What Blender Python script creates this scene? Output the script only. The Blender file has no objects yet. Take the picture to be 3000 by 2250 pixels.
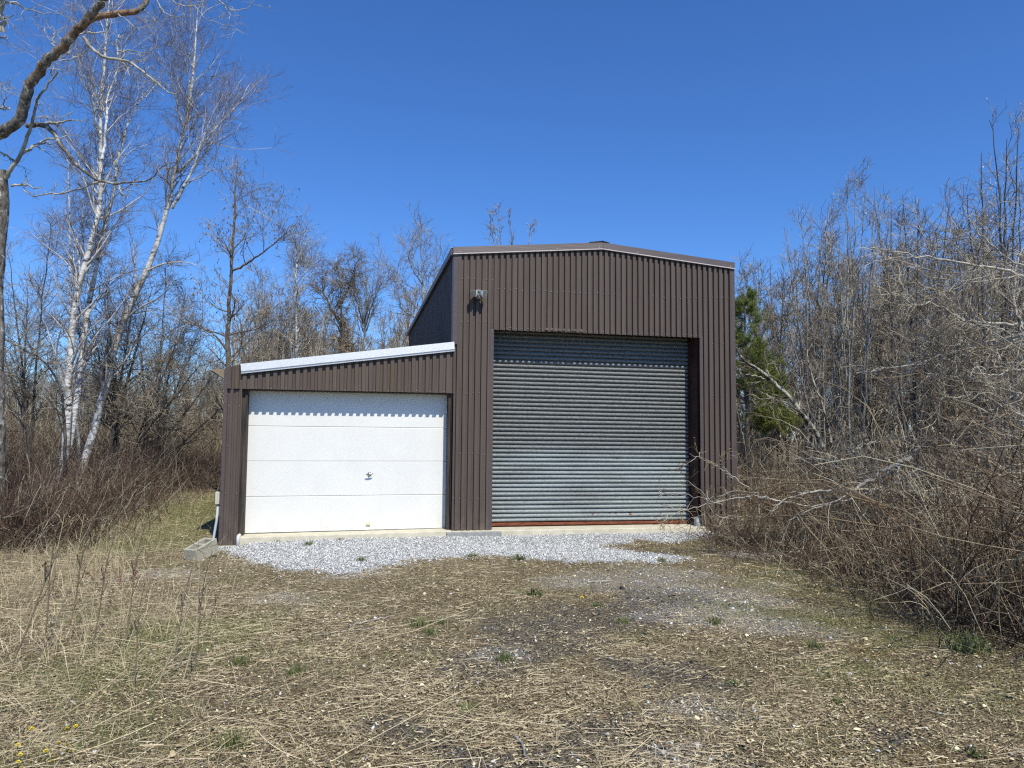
import bpy, math, random
import numpy as np
from mathutils import Matrix, Vector
R = math.radians

# ------------------------------------------------------------------ camera, sky, sun
sc = bpy.context.scene
CAM = np.array([0.0, -11.6266, 1.48025])
_y, _p, _r = R(12.0335), R(4.0394), R(0.50073)
FPX = 2170.3                       # focal length in pixels of a 3000 px wide frame
FW = np.array([math.sin(_y)*math.cos(_p), math.cos(_y)*math.cos(_p), math.sin(_p)])
_R = np.array([math.cos(_y), -math.sin(_y), 0.0])
_U = np.cross(_R, FW)
RT = _R*math.cos(_r)+_U*math.sin(_r)
UP = -_R*math.sin(_r)+_U*math.cos(_r)
cd = bpy.data.cameras.new('camera')
cam = bpy.data.objects.new('camera', cd)
sc.collection.objects.link(cam)
cam.matrix_world = Matrix(((RT[0], UP[0], -FW[0], CAM[0]), (RT[1], UP[1], -FW[1], CAM[1]), (RT[2], UP[2], -FW[2], CAM[2]), (0, 0, 0, 1)))
cd.sensor_width = 36; cd.lens = 36*FPX/3000; cd.clip_end = 2000; cd.clip_start = .05
sc.camera = cam

SUN_EL, SUN_AZ = 51.0, 14.0        # elevation; degrees to the right of the front wall's normal
w = bpy.data.worlds.new('World'); sc.world = w; w.use_nodes = True
nt = w.node_tree; nt.nodes.clear()
sky = nt.nodes.new('ShaderNodeTexSky'); sky.sky_type = 'NISHITA'; sky.sun_disc = False
sky.sun_elevation = R(SUN_EL); sky.sun_rotation = R(180-SUN_AZ)
sky.altitude = 200; sky.air_density = 1.0; sky.dust_density = .3; sky.ozone_density = 3.0
hs = nt.nodes.new('ShaderNodeHueSaturation'); hs.inputs['Saturation'].default_value = 1.12
tn = nt.nodes.new('ShaderNodeMix'); tn.data_type = 'RGBA'; tn.blend_type = 'MULTIPLY'; tn.inputs[0].default_value = 1; tn.inputs[7].default_value = (.66, .96, 1.40, 1)
bg = nt.nodes.new('ShaderNodeBackground'); bg.inputs['Strength'].default_value = .118
wo = nt.nodes.new('ShaderNodeOutputWorld')
nt.links.new(sky.outputs[0], hs.inputs['Color']); nt.links.new(hs.outputs[0], tn.inputs[6]); nt.links.new(tn.outputs[2], bg.inputs['Color']); nt.links.new(bg.outputs[0], wo.inputs[0])
sl = bpy.data.lights.new('sun', 'SUN'); sl.energy = 4.8; sl.angle = R(.53); sl.color = (1, .95, .82)
w.cycles.sampling_method = 'AUTOMATIC'
so = bpy.data.objects.new('sun', sl); sc.collection.objects.link(so)
sd = Vector((math.sin(R(SUN_AZ))*math.cos(R(SUN_EL)), -math.cos(R(SUN_AZ))*math.cos(R(SUN_EL)), math.sin(R(SUN_EL))))
so.rotation_euler = sd.to_track_quat('Z', 'Y').to_euler()
so.location = (0, -20, 30)
sc.view_settings.view_transform = 'Standard'; sc.view_settings.look = 'None'
sc.view_settings.exposure = 0.0; sc.view_settings.gamma = 1
sc.cycles.max_bounces = 4; sc.cycles.diffuse_bounces = 2; sc.cycles.glossy_bounces = 2
sc.cycles.transparent_max_bounces = 4; sc.cycles.sample_clamp_indirect = 1.5
sc.render.engine = 'CYCLES'; sc.cycles.use_denoising = False; sc.cycles.filter_width = 1.25

# ------------------------------------------------------------------ helpers
K = 3000/2212.0                    # photo seen at 2212 px wide -> 3000 px
def at(u, v, d):                   # pixel of the 2212-wide view, at forward distance d
    return CAM + (FW + RT*(u*K-1500)/FPX - UP*(v*K-1125)/FPX)*d
def gpt(u, v, z=-.13):
    r = FW + RT*(u*K-1500)/FPX - UP*(v*K-1125)/FPX
    return CAM + r*(z-CAM[2])/r[2]
C = sc.collection
def tag(o, label=None, cat=None, group=None, kind=None):
    if label: o['label'] = label
    if cat: o['category'] = cat
    if group: o['group'] = group
    if kind: o['kind'] = kind
    return o
def empty(name, loc, label, cat, group=None):
    o = bpy.data.objects.new(name, None); C.objects.link(o); o.location = loc; o.empty_display_size = .2
    return tag(o, label, cat, group)
def mesh_np(name, V, F, mats, parent=None, midx=None, smooth=False, attrs=None):
    V = np.ascontiguousarray(V, np.float32).reshape(-1, 3); F = np.ascontiguousarray(F, np.int32)
    me = bpy.data.meshes.new(name); k = F.shape[1]
    me.vertices.add(len(V)); me.vertices.foreach_set('co', V.ravel())
    me.loops.add(F.size); me.loops.foreach_set('vertex_index', F.ravel())
    me.polygons.add(len(F)); me.polygons.foreach_set('loop_start', np.arange(0, F.size, k, dtype=np.int32))
    me.polygons.foreach_set('loop_total', np.full(len(F), k, np.int32))
    for m in (mats if isinstance(mats, (list, tuple)) else [mats]): me.materials.append(m)
    if midx is not None: me.polygons.foreach_set('material_index', np.asarray(midx, np.int32))
    if smooth: me.polygons.foreach_set('use_smooth', np.ones(len(F), bool))
    for a, vals in (attrs or {}).items():
        at_ = me.attributes.new(a, 'FLOAT', 'POINT'); at_.data.foreach_set('value', np.asarray(vals, np.float32))
    me.update(calc_edges=True)
    o = bpy.data.objects.new(name, me); C.objects.link(o)
    if parent is not None:
        o.parent = parent
        V0 = np.array(parent.matrix_world.translation) if False else None
    return o
class MB:                          # mesh builder for hard-surface parts (mixed polygons, one mesh)
    def __init__(s): s.v = []; s.f = []; s.m = []
    def quad(s, a, b, c, d, m=0):
        n = len(s.v); s.v += [tuple(a), tuple(b), tuple(c), tuple(d)]; s.f.append((n, n+1, n+2, n+3)); s.m.append(m)
    def box(s, x0, x1, y0, y1, z0, z1, m=0, M=None):
        n = len(s.v)
        p = [(x0, y0, z0), (x1, y0, z0), (x1, y1, z0), (x0, y1, z0), (x0, y0, z1), (x1, y0, z1), (x1, y1, z1), (x0, y1, z1)]
        if M is not None: p = [tuple(M @ Vector(q)) for q in p]
        s.v += p
        for f in ((0, 3, 2, 1), (4, 5, 6, 7), (0, 1, 5, 4), (1, 2, 6, 5), (2, 3, 7, 6), (3, 0, 4, 7)):
            s.f.append(tuple(n+i for i in f)); s.m.append(m)
    def hexa(s, p, m=0):           # 8 corners, bottom ring then top ring
        n = len(s.v); s.v += [tuple(q) for q in p]
        for f in ((0, 3, 2, 1), (4, 5, 6, 7), (0, 1, 5, 4), (1, 2, 6, 5), (2, 3, 7, 6), (3, 0, 4, 7)):
            s.f.append(tuple(n+i for i in f)); s.m.append(m)
    def tube(s, pts, rad, n=12, m=0, cap=True):
        pts = [Vector(p) for p in pts]; rs = rad if isinstance(rad, (list, tuple)) else [rad]*len(pts)
        base = len(s.v); ref = None
        for i, p in enumerate(pts):
            t = (pts[min(i+1, len(pts)-1)]-pts[max(i-1, 0)]).normalized()
            a = t.orthogonal().normalized() if ref is None else (ref-t*ref.dot(t)).normalized()
            ref = a; b = t.cross(a)
            for k in range(n):
                an = 2*math.pi*k/n; s.v.append(tuple(p+(a*math.cos(an)+b*math.sin(an))*rs[i]))
        for i in range(len(pts)-1):
            for k in range(n):
                a0 = base+i*n+k; a1 = base+i*n+(k+1) % n
                s.f.append((a0, a1, a1+n, a0+n)); s.m.append(m)
        if cap:
            s.f.append(tuple(base+k for k in range(n))[::-1]); s.m.append(m)
            s.f.append(tuple(base+(len(pts)-1)*n+k for k in range(n))); s.m.append(m)
    def build(s, name, mats, parent=None, smooth=False, bevel=0):
        me = bpy.data.meshes.new(name); me.from_pydata(s.v, [], s.f)
        for m in (mats if isinstance(mats, (list, tuple)) else [mats]): me.materials.append(m)
        me.polygons.foreach_set('material_index', s.m)
        if smooth: me.polygons.foreach_set('use_smooth', [True]*len(s.f))
        me.update(); o = bpy.data.objects.new(name, me); C.objects.link(o)
        if parent is not None:
            o.parent = parent; o.location = -_abs(parent)
        if bevel:
            b = o.modifiers.new('bevel', 'BEVEL'); b.width = bevel; b.segments = 2; b.limit_method = 'ANGLE'
        return o
def _abs(p):                       # world position of an un-rotated parent chain
    v = Vector((0, 0, 0))
    while p is not None: v = v+p.location; p = p.parent
    return v
def under(o, parent):              # child built in world coordinates
    o.parent = parent; o.location = -_abs(parent); return o

# ------------------------------------------------------------------ materials
def mat(name, rough=.8, metallic=0, spec=.5):
    m = bpy.data.materials.new(name); m.use_nodes = True
    b = m.node_tree.nodes['Principled BSDF']; b.inputs['Roughness'].default_value = rough
    b.inputs['Metallic'].default_value = metallic; b.inputs['Specular IOR Level'].default_value = spec
    return m, m.node_tree, b
def ramp(nt, cols, fac, mode='LINEAR'):
    r = nt.nodes.new('ShaderNodeValToRGB'); cr = r.color_ramp; cr.interpolation = mode
    while len(cr.elements) < len(cols): cr.elements.new(.5)
    for e, (p, c) in zip(cr.elements, cols): e.position = p; e.color = (*c, 1)
    nt.links.new(fac, r.inputs[0]); return r.outputs[0]
def noise(nt, scale, detail=4, vec=None, sc3=None, rough=.6):
    n = nt.nodes.new('ShaderNodeTexNoise'); n.inputs['Scale'].default_value = scale; n.inputs['Detail'].default_value = detail
    n.inputs['Roughness'].default_value = rough
    if vec is None:
        t = nt.nodes.new('ShaderNodeTexCoord'); vec = t.outputs['Object']
    if sc3:
        mp = nt.nodes.new('ShaderNodeMapping'); mp.inputs['Scale'].default_value = sc3; nt.links.new(vec, mp.inputs[0]); vec = mp.outputs[0]
    nt.links.new(vec, n.inputs['Vector']); return n.outputs['Fac']
def mix(nt, a, b, f, blend='MIX'):
    m = nt.nodes.new('ShaderNodeMix'); m.data_type = 'RGBA'; m.blend_type = blend
    for s, v in ((m.inputs[6], a), (m.inputs[7], b)):
        if isinstance(v, tuple): s.default_value = (*v, 1)
        else: nt.links.new(v, s)
    if isinstance(f, (int, float)): m.inputs[0].default_value = f
    else: nt.links.new(f, m.inputs[0])
    return m.outputs[2]
def math_(nt, op, a, b=0., clamp=False):
    m = nt.nodes.new('ShaderNodeMath'); m.operation = op; m.use_clamp = clamp
    for s, v in ((m.inputs[0], a), (m.inputs[1], b)):
        if isinstance(v, (int, float)): s.default_value = v
        else: nt.links.new(v, s)
    return m.outputs[0]
def bump(nt, b, h, strength=.3, dist=.01):
    n = nt.nodes.new('ShaderNodeBump'); n.inputs['Strength'].default_value = strength; n.inputs['Distance'].default_value = dist
    nt.links.new(h, n.inputs['Height']); nt.links.new(n.outputs[0], b.inputs['Normal'])
def island(nt):
    g = nt.nodes.new('ShaderNodeNewGeometry'); return g.outputs['Random Per Island']
def island_mat(name, cols, rough=.8, trans=0):
    m, t, b = mat(name, rough, 0, .25)
    c = ramp(t, cols, island(t)); t.links.new(c, b.inputs['Base Color'])
    return m
def noisy(name, c0, c1, scale, rough=.8, metallic=0, sc3=None, bmp=0, lo=.35, hi=.65, spec=.5, detail=4, bd=.01):
    m, t, b = mat(name, rough, metallic, spec)
    n = noise(t, scale, detail, None, sc3)
    t.links.new(ramp(t, [(lo, c0), (hi, c1)], n), b.inputs['Base Color'])
    if bmp: bump(t, b, n, bmp, bd)
    return m

def brown_steel(name, weather=False):
    m, t, b = mat(name, .58, 0, .18)
    n1 = noise(t, 3, 5, None, (5, 1, .35)); n2 = noise(t, 60, 3)
    c = ramp(t, [(.3, (0.088, 0.067, 0.057)), (.7, (0.112, 0.088, 0.074))], n1)
    c = mix(t, c, (.15, .12, .11), math_(t, 'MULTIPLY', ramp(t, [(.62, (0, 0, 0)), (.8, (1, 1, 1))], n2), .25))
    if weather:
        tc = t.nodes.new('ShaderNodeTexCoord'); sp = t.nodes.new('ShaderNodeSeparateXYZ'); t.links.new(tc.outputs['Object'], sp.inputs[0])
        w1 = noise(t, 1, 2, None, (22, .01, .25)); w2 = noise(t, 1, 2, None, (1.2, .01, .4))
        f = math_(t, 'MULTIPLY', ramp(t, [(.48, (0, 0, 0)), (.58, (1, 1, 1))], w1), ramp(t, [(.42, (0, 0, 0)), (.56, (1, 1, 1))], w2))
        c = mix(t, c, (.115, .088, .052), math_(t, 'MULTIPLY', f, .7))
        w3 = noise(t, 1, 3, None, (30, .01, 1.2))
        f3 = math_(t, 'MULTIPLY', ramp(t, [(.6, (0, 0, 0)), (.7, (1, 1, 1))], w3), ramp(t, [(.45, (0, 0, 0)), (.58, (1, 1, 1))], w2))
        c = mix(t, c, (.19, .17, .15), math_(t, 'MULTIPLY', f3, .6))
    tc2 = t.nodes.new('ShaderNodeTexCoord'); sp2_ = t.nodes.new('ShaderNodeSeparateXYZ'); t.links.new(tc2.outputs['Object'], sp2_.inputs[0])
    dz = math_(t, 'SUBTRACT', 1.0, math_(t, 'MULTIPLY', sp2_.outputs['Z'], 2.6), True)
    c = mix(t, c, (.19, .155, .115), math_(t, 'MULTIPLY', dz, ramp(t, [(.42, (0, 0, 0)), (.7, (.75, .75, .75))], noise(t, 9, 5, None, (1, 1, .6)))))
    sc_n = noise(t, 1, 2, None, (9, 1, .12)); c = mix(t, c, (.15, .125, .11), math_(t, 'MULTIPLY', ramp(t, [(.5, (0, 0, 0)), (.75, (1, 1, 1))], sc_n), .45))
    t.links.new(c, b.inputs['Base Color'])
    bump(t, b, noise(t, 2.5, 2), .25, .02)
    return m
M_BROWN = brown_steel('brown_painted_steel'); M_BROWNW = brown_steel('weathered_brown_steel', True)
M_TRIM = noisy('brown_trim_steel', (0.083, 0.062, 0.056), (0.103, 0.078, 0.073), 5, .38, sc3=(.4, 1, 6), bmp=.15)
M_GALV_TRIM = noisy('white_galvanized_trim', (.47, .49, .51), (.60, .62, .63), 35, .5, .1, detail=6)
M_LIP = noisy('pale_drip_edge', (.55, .50, .47), (.66, .6, .57), 20, .5)
M_WHITE = noisy('white_door_paint', (.76, .79, .77), (.81, .83, .81), 1.5, .45, bmp=.08, bd=.01)
def white_door():
    m, t, b = mat('white_door_steel', .42, 0, .4)
    tc = t.nodes.new('ShaderNodeTexCoord'); sp = t.nodes.new('ShaderNodeSeparateXYZ'); t.links.new(tc.outputs['Object'], sp.inputs[0])
    c = ramp(t, [(.3, (.75, .74, .69)), (.7, (.80, .79, .74))], noise(t, 1.5, 3))
    dz = math_(t, 'SUBTRACT', 1.0, math_(t, 'MULTIPLY', sp.outputs['Z'], 3.5), True)
    c = mix(t, c, (.42, .38, .30), math_(t, 'MULTIPLY', dz, ramp(t, [(.45, (0, 0, 0)), (.8, (.7, .7, .7))], noise(t, 6, 6, None, (1, 1, .5)))))
    t.links.new(c, b.inputs['Base Color']); bump(t, b, noise(t, 2.2, 2), .35, .012); return m
M_WHITE = white_door()
M_DARKWOOD = noisy('dark_weathered_wood', (.012, .010, .009), (.075, .058, .045), 3, .85, sc3=(14, 14, .6), bmp=.4)
M_JOINT = noisy('panel_joint_grey', (.50, .50, .49), (.58, .58, .57), 5, .6)
M_DARK = noisy('dark_interior', (.008, .007, .007), (.014, .012, .012), 4, .9)
M_RUSTJ = noisy('rusty_brown_jamb', (.02, .008, .005), (.05, .016, .010), 4, .8)
M_RUST = noisy('rusty_steel_bar', (.12, .03, .012), (.24, .075, .03), 9, .8, sc3=(1, 1, 4), bmp=.3)
M_CONC = noisy('pale_concrete', (0.515, 0.473, 0.353), (0.650, 0.605, 0.461), 7, .9, bmp=.2, detail=8)
M_CONCG = noisy('grey_concrete', (.24, .25, .235), (.33, .33, .31), 12, .9, bmp=.3, detail=8)
M_BLOCK = noisy('concrete_block', (0.345, 0.325, 0.250), (0.483, 0.448, 0.340), 30, .95, bmp=.4, detail=8)
M_SCREW = noisy('zinc_screw', (.25, .24, .24), (.55, .53, .52), 40, .4, .5)
M_CHROME, _t, _b = mat('handle_chrome', .3, .9); _b.inputs['Base Color'].default_value = (.35, .37, .38, 1)
M_PIPE = noisy('grey_pvc', (.42, .45, .47), (.50, .52, .53), 10, .55)
M_BEIGE = noisy('beige_plastic', (.50, .47, .36), (.58, .55, .43), 12, .6)
M_PWHITE = noisy('white_pvc', (.62, .63, .61), (.74, .74, .72), 9, .5)
M_LAMPW = noisy('lamp_white_plastic', (.62, .63, .60), (.72, .72, .69), 20, .45)
M_LAMPG = noisy('lamp_grey_plastic', (.16, .155, .15), (.24, .23, .22), 20, .5)
M_LAMPB = noisy('lamp_black_plastic', (.012, .012, .013), (.03, .03, .03), 20, .45)
M_LENS, _t, _b = mat('lamp_lens', .25, 0, .5); _b.inputs['Base Color'].default_value = (.13, .135, .11, 1)
M_STICK, _t, _b = mat('sticker_yellow', .6); _b.inputs['Base Color'].default_value = (.72, .66, .40, 1)
M_STICK2, _t, _b = mat('sticker_grey', .6); _b.inputs['Base Color'].default_value = (.33, .31, .22, 1)
M_TAN = noisy('tan_soffit_board', (.22, .17, .11), (.32, .25, .17), 6, .85, sc3=(1, 8, 1))
M_ROOF = noisy('roof_sheet', (.45, .45, .46), (.62, .62, .63), 14, .4, .4)

def galv_slats():
    m, t, b = mat('galvanized_slat_steel', .6, .0, .22)
    tc = t.nodes.new('ShaderNodeTexCoord'); sp = t.nodes.new('ShaderNodeSeparateXYZ'); t.links.new(tc.outputs['Object'], sp.inputs[0])
    n1 = noise(t, 40, 6, None, (.5, 1, 1.4)); n2 = noise(t, 1.6, 4, None, (.45, 1, 2.2)); n3 = noise(t, 140, 2)
    c = ramp(t, [(.3, (.10, .105, .10)), (.7, (.25, .26, .255))], n1)
    # newer, cleaner slats in the lower half
    z = sp.outputs['Z']
    low = math_(t, 'SUBTRACT', 1.0, math_(t, 'MULTIPLY', math_(t, 'SUBTRACT', z, 1.18), 6, True), True)
    c = mix(t, c, ramp(t, [(.3, (.22, .25, .25)), (.7, (.37, .41, .405))], n1), math_(t, 'MULTIPLY', low, ramp(t, [(.35, (.25, .25, .25)), (.6, (1, 1, 1))], n2)))
    c = mix(t, c, (.62, .63, .6), math_(t, 'MULTIPLY', ramp(t, [(.63, (0, 0, 0)), (.7, (1, 1, 1))], n3), .5))
    # faint pinkish scuffs and peeled, rusty spots on the lowest slats
    zb = math_(t, 'MULTIPLY', math_(t, 'GREATER_THAN', z, .155), math_(t, 'LESS_THAN', z, .218))
    xb = math_(t, 'MULTIPLY', math_(t, 'GREATER_THAN', sp.outputs['X'], 3.85), math_(t, 'LESS_THAN', sp.outputs['X'], 5.3))
    rn = noise(t, 7, 3, None, (1, 0, 2.5))
    f = math_(t, 'MULTIPLY', math_(t, 'MULTIPLY', zb, xb), ramp(t, [(.56, (0, 0, 0)), (.58, (1, 1, 1))], rn))
    c = mix(t, c, (.20, .055, .03), f)
    t.links.new(c, b.inputs['Base Color'])
    bump(t, b, n1, .12, .004)
    return m
M_SLAT = galv_slats()

def birch_bark():
    m, t, b = mat('birch_bark', .75, 0, .3)
    n1 = noise(t, 1, 5, None, (3.5, 3.5, 11)); n2 = noise(t, 2.2, 4, None, (1, 1, .8))
    c = ramp(t, [(.36, (.03, .027, .024)), (.43, (.46, .44, .40)), (.55, (.78, .77, .73))], n1)
    c = mix(t, c, (.16, .145, .125), math_(t, 'MULTIPLY', ramp(t, [(.54, (0, 0, 0)), (.66, (1, 1, 1))], n2), .8))
    t.links.new(c, b.inputs['Base Color']); bump(t, b, n1, .5, .02); return m
M_BIRCH = birch_bark()
M_BIRCHB = noisy('pale_birch_limbs', (0.319, 0.291, 0.265), (0.701, 0.674, 0.632), 4, .8, sc3=(1, 1, 2))
def old_bark():
    m, t, b = mat('old_tree_bark', .9, 0, .2)
    n1 = noise(t, 9, 8, None, (1.6, 1.6, .8)); n2 = noise(t, 3.2, 4); n3 = noise(t, 6.5, 5, None, (1.3, 1, 1))
    c = ramp(t, [(.35, (.04, .034, .028)), (.65, (.26, .235, .20))], n1)
    c = mix(t, c, (.42, .42, .38), ramp(t, [(.58, (0, 0, 0)), (.64, (1, 1, 1))], n3))
    g = t.nodes.new('ShaderNodeAttribute'); g.attribute_name = 'lichen'
    c = mix(t, c, (.40, .19, .06), math_(t, 'MULTIPLY', math_(t, 'MULTIPLY', ramp(t, [(.40, (0, 0, 0)), (.6, (1, 1, 1))], n2), ramp(t, [(.42, (0, 0, 0)), (.55, (.9, .9, .9))], noise(t, 22, 5))), g.outputs['Fac']))
    t.links.new(c, b.inputs['Base Color']); bump(t, b, n1, .8, .03); return m
M_OLD = old_bark()
M_PALE = noisy('pale_smooth_branch', (0.288, 0.258, 0.201), (0.528, 0.492, 0.413), 26, .85, sc3=(1, 1, 1), detail=6)
M_GREYDEAD = noisy('bleached_dead_branch', (0.177, 0.161, 0.133), (0.508, 0.484, 0.403), 8, .85, sc3=(1, 1, 1))
M_LEAN = noisy('patchy_grey_bark', (.05, .045, .038), (.40, .38, .30), 7, .9, sc3=(1, 1, 1), lo=.45, hi=.56, bmp=.4)
def twig_mat(name, cols, lo=.6, hi=1.2):
    m, t, b = mat(name, .85, 0, .25)
    c = ramp(t, cols, island(t)); n = noise(t, .9, 3)
    c = mix(t, c, ramp(t, [(.35, (lo, lo*.93, lo*.88)), (.65, (hi, hi, hi*.98))], n), 1.0, 'MULTIPLY')
    t.links.new(c, b.inputs['Base Color']); return m
M_TWIGP = twig_mat('purple_brown_twigs', [(0, (0.106, 0.079, 0.074)), (.6, (0.237, 0.190, 0.174)), (1, (0.499, 0.478, 0.432))])
M_TWIGG = twig_mat('grey_twigs', [(0, (0.106, 0.085, 0.063)), (.5, (0.272, 0.227, 0.171)), (1, (0.665, 0.600, 0.460))])
M_TWIGB = twig_mat('brown_twigs', [(0, (0.086, 0.064, 0.038)), (.6, (0.243, 0.186, 0.113)), (1, (0.472, 0.386, 0.227))])
M_TRUNKD = noisy('dark_bark', (.035, .03, .026), (.13, .115, .10), 7, .9, sc3=(2, 2, .7), bmp=.5)
M_TRUNKG = noisy('grey_bark', (0.115, 0.103, 0.086), (0.380, 0.356, 0.297), 6, .9, sc3=(2, 2, 1), bmp=.5)
M_TRUNKB = noisy('brown_bark', (.07, .055, .04), (.22, .18, .13), 7, .9, sc3=(2, 2, .7), bmp=.5)
M_CANER = twig_mat('red_brown_canes', [(0, (0.049, 0.031, 0.023)), (.4, (0.155, 0.100, 0.067)), (.75, (0.308, 0.242, 0.162)), (1, (0.700, 0.681, 0.491))])
M_CANEG = twig_mat('dry_canes', [(0, (0.069, 0.050, 0.034)), (.5, (0.207, 0.153, 0.101)), (1, (0.552, 0.484, 0.333))])
M_BRAM = twig_mat('dark_red_brambles', [(0, (0.032, 0.020, 0.016)), (.45, (0.105, 0.062, 0.043)), (.8, (0.231, 0.168, 0.120)), (1, (0.483, 0.480, 0.360))])
M_CATKIN = island_mat('catkins', [(0, (0.072, 0.064, 0.048)), (1, (0.208, 0.184, 0.136))])
M_BUD = island_mat('pale_willow_buds', [(0, (.40, .38, .26)), (1, (.72, .70, .58))])
M_BUDY = island_mat('yellow_buds', [(0, (.30, .25, .12)), (1, (.56, .50, .30))])
M_PINE = island_mat('pine_needles', [(0, (0.065, 0.085, 0.016)), (.5, (0.140, 0.178, 0.034)), (1, (0.281, 0.304, 0.068))], .7)
M_LEAF = island_mat('dry_leaf_litter', [(0, (0.065, 0.045, 0.027)), (.3, (0.189, 0.134, 0.075)), (.6, (0.390, 0.298, 0.169)), (.85, (0.613, 0.513, 0.298)), (1, (0.896, 0.810, 0.529))], .8)
M_STRAW = island_mat('dry_straw', [(0, (0.190, 0.141, 0.082)), (.4, (0.399, 0.319, 0.190)), (1, (0.684, 0.583, 0.381))], .7)
M_GRASS = island_mat('green_grass', [(0, (.055, .075, .018)), (.5, (.11, .155, .035)), (1, (.24, .26, .09))], .7)
M_GRASST = island_mat('tan_green_grass', [(0, (.08, .11, .03)), (.35, (.14, .19, .05)), (.6, (.30, .28, .12)), (.8, (.42, .36, .19)), (1, (.12, .18, .04))], .7)
M_MOSS = island_mat('orange_moss', [(0, (.12, .07, .012)), (1, (.26, .17, .03))], .9)
M_STONE = island_mat('crushed_limestone', [(0, (0.240, 0.241, 0.236)), (.25, (0.460, 0.460, 0.445)), (.6, (0.644, 0.644, 0.615)), (1, (0.792, 0.792, 0.739))], .85)
M_STONED = island_mat('dark_crushed_stone', [(0, (0.029, 0.029, 0.028)), (.6, (0.092, 0.091, 0.080)), (1, (0.196, 0.186, 0.160))], .85)
M_TUFT = island_mat('tuft_green', [(0, (.07, .085, .03)), (.5, (.13, .16, .05)), (.8, (.22, .23, .10)), (1, (.36, .32, .18))], .7)
M_YEL, _t, _b = mat('dandelion_yellow', .7); _b.inputs['Base Color'].default_value = (.80, .60, .02, 1)
M_REDST = twig_mat('red_stems', [(0, (0.176, 0.024, 0.016)), (1, (0.336, 0.048, 0.032))])

# ------------------------------------------------------------------ ground
def sn(x, y, s, a=0.):             # cheap smooth value noise from sines, about -1..1
    return (np.sin(x*s*1.0+1.3+a)*np.cos(y*s*1.17+.5-a)+np.sin((x*.8+y*.6)*s*1.9+2.1+a)*.6+np.sin((x*.5-y*.9)*s*3.1+4.+a)*.4+np.sin((x*1.1+y*.3)*s*5.3-a)*.25)/1.7
def gz(x, y):
    x = np.asarray(x, float); y = np.asarray(y, float)
    z = -.115 - .05/(1+np.exp((x+1.0)*2.2)) + .012*sn(x, y, .9) + .006*sn(x, y, 3.3, 1)
    z = z + .02*np.clip((y-9)/10, 0, 1)*np.clip((y-9)/10, 0, 30)
    z = z - .012*np.clip(-y-2, 0, 8)*.5 + .04*np.exp(-((y+.1)/.55)**2)*np.clip((x+1.7)/.3, 0, 1)*(x < 7)
    return z
GP = np.array([(-1.95, .3), (-1.9, -.15), (-1.62, -.6), (-1.11, -1.75), (-.85, -2.1), (-.35, -2.55), (.02, -2.62), (.24, -2.45), (.71, -2.0), (1.45, -1.78), (2.05, -1.7), (2.44, -2.25), (3.15, -2.4), (4.1, -2.55), (4.45, -2.2), (3.8, -1.75), (3.5, -1.2), (3.9, -.75), (4.9, -.9), (5.7, -.6), (6.0, .3)])
def inpoly(x, y, P):
    r = np.zeros(np.shape(x), bool); n = len(P)
    for i in range(n):
        x0, y0 = P[i]; x1, y1 = P[(i+1) % n]
        c = ((y0 > y) != (y1 > y)) & (x < (x1-x0)*(y-y0)/((y1-y0) or 1e-9)+x0); r ^= c
    return r
def m_grav(x, y):
    jx = x+.16*sn(x, y, 5.1, 2)+.09*sn(x, y, 14, 5)+.04*sn(x, y, 31, 2); jy = y+.18*sn(x, y, 6.3, 4)+.09*sn(x, y, 15, 3)+.05*sn(x, y, 33, 8)
    return inpoly(jx, jy, GP).astype(float)
def blob(x, y, cx, cy, r, ry=None):
    return np.exp(-((x-cx)/r)**2-((y-cy)/(ry or r))**2)
def m_asph(x, y):                  # patches of old dark millings along the wheel lane
    b = 0
    for u, v, r in ((1130, 1360, .75), (1330, 1320, .8), (1060, 1440, .4), (1440, 1440, .5), (1290, 1560, .35), (1450, 1290, .5), (880, 1560, .25), (1560, 1640, .35), (1000, 1640, .3), (1900, 1600, .25), (1200, 1650, .25)):
        p = gpt(u, v); b = b+blob(x, y, p[0], p[1], r*1.1, r)
    return np.clip((b*1.1+.45*sn(x, y, 3.1)+.35*sn(x, y, 9, 2)-.55)*1.5, 0, .8)
def m_thin(x, y):                  # thin scatter of pale stone
    b = 0
    for u, v, r in ((1560, 1290, .8), (1430, 1240, .7), (1650, 1350, .5), (1420, 1330, .3), (1100, 1410, .25), (1500, 1520, .3), (1470, 1620, .2), (1250, 1260, .5), (620, 1290, .4), (330, 1235, .6), (1640, 1200, .6), (760, 1240, .4)):
        p = gpt(u, v); b = b+blob(x, y, p[0], p[1], r*1.2, r)
    return np.clip((b+.35*sn(x, y, 4.1, 3)-.35)*1.5, 0, 1)
def m_green(x, y):
    b = 0
    for u, v, r, s in ((380, 1370, .5, 1.0), (440, 1360, .3, .9), (250, 1440, .5, .7), (600, 1330, .3, .5), (380, 1120, 1.6, .55), (430, 1095, 2.0, .6), (350, 1170, .8, .4), (180, 1330, .4, .4), (1830, 1260, 1.0, .35), (1900, 1330, .8, .35), (1650, 1320, .5, .25), (2050, 1450, .8, .35), (100, 1620, .6, .3), (900, 1420, .25, .4), (1700, 1230, .6, .3)):
        p = gpt(u, v); b = b+s*blob(x, y, p[0], p[1], r*1.2, r)
    b = b+.8*blob(x, y, -3.0, 5.5, 1.3, 6)
    return np.clip((b+.25*sn(x, y, 2.7, 7)-.06)*1.5, 0, 1)
xs = np.unique(np.concatenate([np.linspace(-300, -16, 22), np.arange(-16, 16, .11), np.linspace(16, 300, 22)]))
ys = np.unique(np.concatenate([np.linspace(-60, -11, 8), np.arange(-11, 14, .11), np.linspace(14, 60, 60), np.linspace(60, 500, 20)]))
gx, gy = np.meshgrid(xs, ys); gzv = gz(gx, gy)
nx_, ny_ = len(xs), len(ys)
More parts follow.
